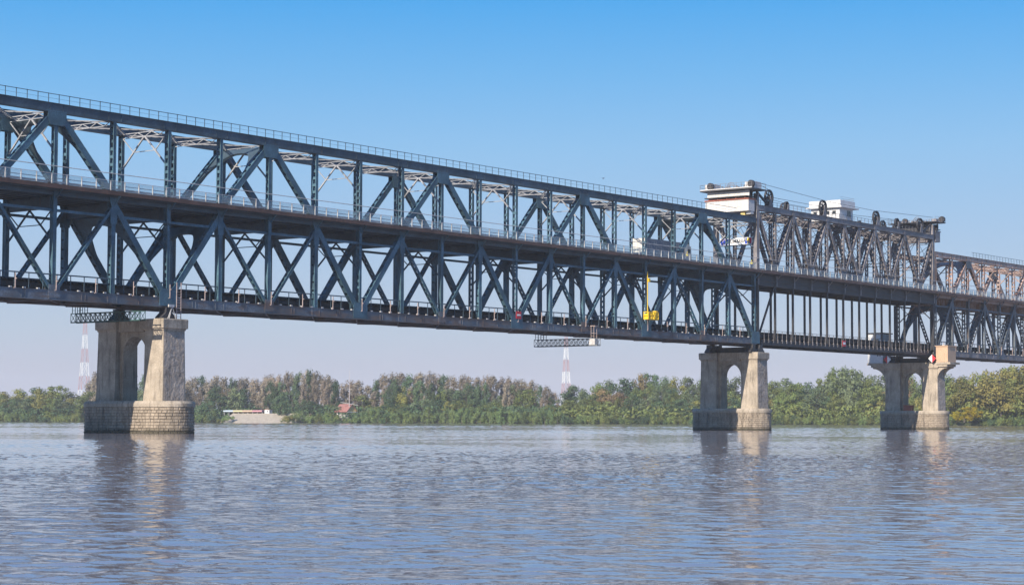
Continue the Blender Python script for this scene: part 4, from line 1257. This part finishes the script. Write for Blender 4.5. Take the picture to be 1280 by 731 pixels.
# dense undergrowth inside the wood
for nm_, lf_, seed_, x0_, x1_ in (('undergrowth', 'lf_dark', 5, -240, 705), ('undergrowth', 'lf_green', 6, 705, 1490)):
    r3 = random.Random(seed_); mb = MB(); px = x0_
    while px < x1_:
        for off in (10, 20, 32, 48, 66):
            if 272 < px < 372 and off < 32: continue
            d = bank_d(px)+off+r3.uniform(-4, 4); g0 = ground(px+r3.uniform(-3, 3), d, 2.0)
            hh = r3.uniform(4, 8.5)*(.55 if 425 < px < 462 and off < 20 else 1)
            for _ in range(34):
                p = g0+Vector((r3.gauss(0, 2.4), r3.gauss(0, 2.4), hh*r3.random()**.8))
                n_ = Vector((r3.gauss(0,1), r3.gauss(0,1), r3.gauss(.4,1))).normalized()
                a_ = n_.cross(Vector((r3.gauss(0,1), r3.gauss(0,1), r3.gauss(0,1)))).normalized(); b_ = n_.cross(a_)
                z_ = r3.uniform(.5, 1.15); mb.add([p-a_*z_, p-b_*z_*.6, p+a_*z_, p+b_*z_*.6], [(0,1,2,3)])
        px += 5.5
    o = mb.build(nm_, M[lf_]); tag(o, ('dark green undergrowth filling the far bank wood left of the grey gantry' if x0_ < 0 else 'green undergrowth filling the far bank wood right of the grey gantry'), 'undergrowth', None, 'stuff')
# trees one can point at
def special(name, kind, px, pyt, wpx, off, lf, label, cat='tree'):
    d = bank_d(px)+off; b_ = 1.2 if off < 12 else 1.8
    tree(name, kind, ground(px, d, b_), topz(px, pyt, d)-b_, wpx*d/FPX, lf, label, cat)
special('yellow_bush', 'round', 1214, 508, 27, -5, 'lf_bright', 'bright yellow bush at the waterline right of the right hand pier', 'bush')
special('yellow_bush', 'round', 1196, 514, 14, -3, 'lf_bright', 'smaller yellow bush close beside the right hand pier', 'bush')
special('bank_shrub', 'shrub', 286, 517, 16, -1, 'lf_willow', 'bushy shrub at the left foot of the pale embankment', 'shrub')
special('bank_shrub', 'shrub', 360, 517, 14, -12, 'lf_yellow', 'yellowish shrub at the right foot of the pale embankment', 'shrub')
special('bank_shrub', 'shrub', 369, 514, 17, -6, 'lf_willow', 'green shrub closing the right end of the pale embankment', 'shrub')
special('broadleaf_tree', 'round', 1055, 459, 52, 34, 'lf_grey', 'tall rounded grey green tree between the middle and right hand piers')
special('broadleaf_tree', 'round', 1270, 458, 40, 26, 'lf_yellow', 'tall yellow green tree at the right edge of the photo')
special('round_tree', 'round', 352, 490, 22, 12, 'lf_dark', 'dark rounded tree on the bank right of the striped pavilion')
special('poplar_tree', 'tall', 387, 465, 17, 60, 'lf_dark', 'tallest dark poplar left of the white mast')
special('poplar_tree', 'tall', 420, 478, 15, 26, 'lf_dark', 'dense dark poplar just left of the house with red roof')
special('broadleaf_tree', 'round', 490, 474, 30, 30, 'lf_dark', 'dark leafy tree right of the white mast among brown poplars')
special('broadleaf_tree', 'round', 54, 486, 36, 24, 'lf_yellow', 'yellowing rounded tree left of the nearest pier')

# ------------------------------------------------------------------ far bank buildings
def local(px, d, z, yaw_off=0):
    """frame at a far point: a = to the right in view, b = away"""
    p = ground(px, d, z); v = Vector((p.x, p.y, 0)).normalized()
    a = Vector((v.y, -v.x, 0)); 
    c, s = math.cos(yaw_off), math.sin(yaw_off)
    return p, a*c+v*s, v*c-a*s
class Far:
    def __init__(s, name, label, cat, px, d, z, yaw=0, group=None):
        s.p, s.a, s.b = local(px, d, z, yaw)
        s.o = bpy.data.objects.new(name, None); COL.objects.link(s.o); s.o.location = s.p; tag(s.o, label, cat, group)
        s.o.rotation_euler.z = math.atan2(s.a.y, s.a.x)
    def part(s, name, mb, mat, parent=None):
        o = mb.build(name, mat); o.parent = parent or s.o; return o
M['stripe'] = []
T = Far('pavilion', 'long low pavilion with a roof of coloured stripes on the far bank', 'pavilion', 304, bank_d(304)+17, 5.3, -.62)
L_ = 28.0
mb = MB(); mb.box(-L_/2, L_/2, 0, 5, .95, 1.15); rf = T.part('roof', mb, M['lift_dark'])
cols = [('pale_blue_cloth', (.42,.50,.58)), ('yellow_cloth', (.55,.47,.28)), ('orange_cloth', (.52,.36,.26)), ('pink_cloth', (.48,.24,.27))]
for i, (nm, c) in enumerate(cols):
    mb = MB(); w_ = L_/4; mb.prism([(-.5,1.16),(-.45,2.0),(2.2,2.2),(2.2,1.16)], 'x', -L_/2+i*w_, -L_/2+(i+1)*w_-.05); T.part('awning', mb, plain(nm, c, .8, .05), rf)
for i in range(9):
    mb = MB(); x = -L_/2+.3+i*(L_-.6)/8; mb.box(x-.12, x+.12, .1, .35, -1.0, .95); T.part('post', mb, M['white_post'])
mb = MB(); mb.box(-L_/2, L_/2, 4.6, 4.9, -1.2, .95); T.part('back_wall', mb, M['lift_dark'])
T = Far('kiosk', 'small white kiosk at the right end of the striped pavilion', 'kiosk', 334, bank_d(334)+17, 5.4, -.62)
mb = MB(); mb.box(-1.7, 1.7, 0, 3, -.5, 2.3); T.part('wall', mb, M['white'])
mb = MB(); mb.box(-1.9, 1.9, -.2, 3.2, 2.303, 2.5); T.part('roof', mb, M['rustband'])
mb = MB(); mb.box(.2, .9, -.03, -.003, .9, 1.7); T.part('window', mb, M['glass_dark'])
# concrete bank wall
M['bankwall'] = stone('pale_bank_concrete', (.46,.41,.34), .15, (.3,.27,.22), .02, 1.0, .3)
T = Far('embankment_wall', 'pale sloping concrete embankment below the striped pavilion', 'embankment', 322, bank_d(322)+1, 0, -.62)
mb = MB(); mb.prism([(-2.5,-.5),(12,5.2),(26,5.3),(26,-.5)], 'x', -27, 31); T.part('slope', mb, M['bankwall'])
mb = MB(); mb.box(-27, 31, 12.2, 12.5, 5.22, 5.5); T.part('kerb', mb, M['bankwall'])
# house
T = Far('riverside_house', 'house with red hipped roof and yellow gable among far bank shrubs', 'house', 440, bank_d(440)+14, 3.6, .75)
mb = MB(); mb.box(-3.4, 3.4, 0, 9, -2, 3.0); T.part('wall', mb, M['cream'])
mb = MB(); mb.prism([(-3.9,3.003),(3.9,3.003),(0,7.0)], 'y', .0, 9.3); T.part('gable', mb, plain('yellow_render', (.55,.42,.18), .8, .08))
mb = MB()
for s in (-1, 1): mb.prism([(s*4.3,2.6),(0,7.1),(0,7.4),(s*4.5,2.9)] if s > 0 else [(0,7.1),(s*4.3,2.6),(s*4.5,2.9),(0,7.4)], 'y', -.6, 10.2)
T.part('roof', mb, plain('red_roof_tile', (.30,.135,.115), .85, .2))
for x in (-2.6, -.6, 1.4):
    mb = MB(); mb.box(x, x+1.2, -.03, -.003, .8, 2.2); T.part('window', mb, M['glass_dark'])
mb = MB(); mb.box(-3.6, 3.6, -1.0, -.006, 2.5, 2.75); T.part('balcony', mb, M['white'])
# second small roof, far left of the pavilion
# mast
T = Far('signal_mast', 'slim pale mast with a cross yard rising above the red roofed house', 'mast', 437, bank_d(437)+12, 1.5)
mh = topz(437, 463, bank_d(437)+12)-1.5
mb = MB(); mb.tube((0,0,0), (0,0,mh*.62), .26, .2, 8); mb.tube((0,0,mh*.62), (0,0,mh), .16, .07, 6); T.part('pole', mb, plain('pale_pink_mast_paint', (.42,.37,.37), .7, .08))
mb = MB(); mb.bar((-5,0,mh*.36), (5,0,mh*.30), .22, .22); mb.bar((-1.5,0,mh*.62), (1.5,0,mh*.62), .15, .15); T.part('yard', mb, M['white_post'])

# ------------------------------------------------------------------ lattice pylons
def pylon(px, pytop, d, label):
    T = Far('lattice_pylon', label, 'pylon', px, d, 3.0, .35, 'red and white river crossing pylons')
    H = topz(px, pytop, d)-3.0
    def half(t): return H*(.050*(1-t)**1.25+.013)
    nb = 7
    for i in range(nb):
        t0, t1 = i/nb, (i+1)/nb; a, b_ = half(t0), half(t1); z0, z1 = H*t0, H*t1; mb = MB()
        th = .26*(1-t0)+.17
        c0 = [(-a,-a),(a,-a),(a,a),(-a,a)]; c1 = [(-b_,-b_),(b_,-b_),(b_,b_),(-b_,b_)]
        for j in range(4):
            k = (j+1) % 4
            mb.bar((*c0[j],z0), (*c1[j],z1), th, th)
            mb.bar((*c0[j],z0), (*c1[k],z1), th*.5, th*.5); mb.bar((*c0[k],z0), (*c1[j],z1), th*.5, th*.5)
            mb.bar((*c1[j],z1), (*c1[k],z1), th*.55, th*.55)
        T.part('white_stage' if i % 2 else 'red_stage', mb, M['pylon_white'] if i % 2 else M['pylon_red'])
    mb = MB(); b_ = half(1)
    mb.bar((-b_*4,0,H*.97), (b_*4,0,H*.97), .5, .5) if False else None
    mb.tube((0,0,H), (0,0,H+2.5), .3, .15, 6); T.part('finial', mb, M['pylon_red'])
pylon(105, 405, 1720, 'haze paled red and white lattice pylon left of the nearest pier')
pylon(708, 421, 1600, 'pale red and white lattice pylon below the grey hanging gantry')

# ------------------------------------------------------------------ camera, light, sky
cam = bpy.data.cameras.new('camera'); co = bpy.data.objects.new('camera', cam); COL.objects.link(co)
cam.sensor_width = 36; cam.sensor_fit = 'HORIZONTAL'; cam.lens = 36*FPX/1280
cam.clip_end = 30000; cam.clip_start = .5
fwd = Vector((FX*math.cos(PITCH), FY*math.cos(PITCH), math.sin(PITCH)))
right = Vector((FY, -FX, 0)); up = right.cross(fwd)
ROLL = .0029
r2 = right*math.cos(ROLL)+up*math.sin(ROLL); u2 = up*math.cos(ROLL)-right*math.sin(ROLL)
mat3 = Matrix((r2, u2, -fwd)).transposed()
co.matrix_world = Matrix.Translation((0,0,CAMH)) @ mat3.to_4x4()
scene.camera = co

SUNV = Vector((-1, -.105, .535)).normalized()
sun = bpy.data.lights.new('sun', 'SUN'); so = bpy.data.objects.new('sun', sun); COL.objects.link(so)
sun.energy = 4.2; sun.angle = R(.5); sun.color = (1.0, .895, .745)
so.rotation_euler = SUNV.to_track_quat('Z', 'Y').to_euler(); so.location = (0, -200, 300)
elev = math.asin(SUNV.z); azim = math.atan2(SUNV.x, SUNV.y)

w = bpy.data.worlds.new('World'); scene.world = w; w.use_nodes = True
nt = w.node_tree; bg = nt.nodes['Background']
sk = nt.nodes.new('ShaderNodeTexSky'); sk.sky_type = 'NISHITA'; sk.sun_disc = False
sk.sun_elevation = elev; sk.sun_rotation = azim; sk.air_density = 1.0; sk.dust_density = .6; sk.ozone_density = 2.2
tc = nt.nodes.new('ShaderNodeTexCoord'); sp = nt.nodes.new('ShaderNodeSeparateXYZ'); nt.links.new(tc.outputs['Generated'], sp.inputs[0])
cr = nt.nodes.new('ShaderNodeValToRGB'); nt.links.new(sp.outputs['Z'], cr.inputs[0])
STOPS = [(0, (.50,.51,.645)), (.026, (.475,.505,.64)), (.045, (.43,.52,.66)), (.09, (.34,.50,.72)), (.134, (.245,.485,.775)), (.17, (.14,.425,.79)), (.21, (.045,.350,.79)), (.40, (.05,.27,.72)), (1, (.03,.14,.48))]
el = cr.color_ramp.elements
el[0].position = 0; el[0].color = (*STOPS[0][1], 1); el[1].position = 1; el[1].color = (*STOPS[-1][1], 1)
for p_, c_ in STOPS[1:-1]:
    e = el.new(p_); e.color = (*c_, 1)
vm = nt.nodes.new('ShaderNodeVectorMath'); vm.operation = 'SCALE'; nt.links.new(cr.outputs[0], vm.inputs[0]); vm.inputs['Scale'].default_value = SKYG
c = mixc(nt, .94, sk.outputs[0], vm.outputs[0])
nt.links.new(c, bg.inputs['Color']); bg.inputs['Strength'].default_value = .10

vs = scene.view_settings; vs.view_transform = 'Standard'; vs.look = 'None'; vs.exposure = .75; vs.gamma = 1; vs.use_curve_mapping = False
scene.render.engine = 'CYCLES'
scene.render.resolution_x = 1024; scene.render.resolution_y = 584

# ------------------------------------------------------------------ river haze
HAZE = 0.00011
if HAZE:
    m = bpy.data.materials.new('haze_air'); m.use_nodes = True; nt = m.node_tree
    for n_ in list(nt.nodes):
        if n_.type != 'OUTPUT_MATERIAL': nt.nodes.remove(n_)
    pv = nt.nodes.new('ShaderNodeVolumePrincipled'); pv.inputs['Color'].default_value = (.93,.95,1.0,1); pv.inputs['Density'].default_value = HAZE; pv.inputs['Anisotropy'].default_value = 0
    nt.links.new(pv.outputs[0], [n_ for n_ in nt.nodes if n_.type == 'OUTPUT_MATERIAL'][0].inputs['Volume'])
    mb = MB(); mb.box(-1200, 3400, -1200, 3400, -2.2, 90); o = mb.build('haze', m); tag(o, 'thin pale haze over the river', 'haze', None, 'stuff')
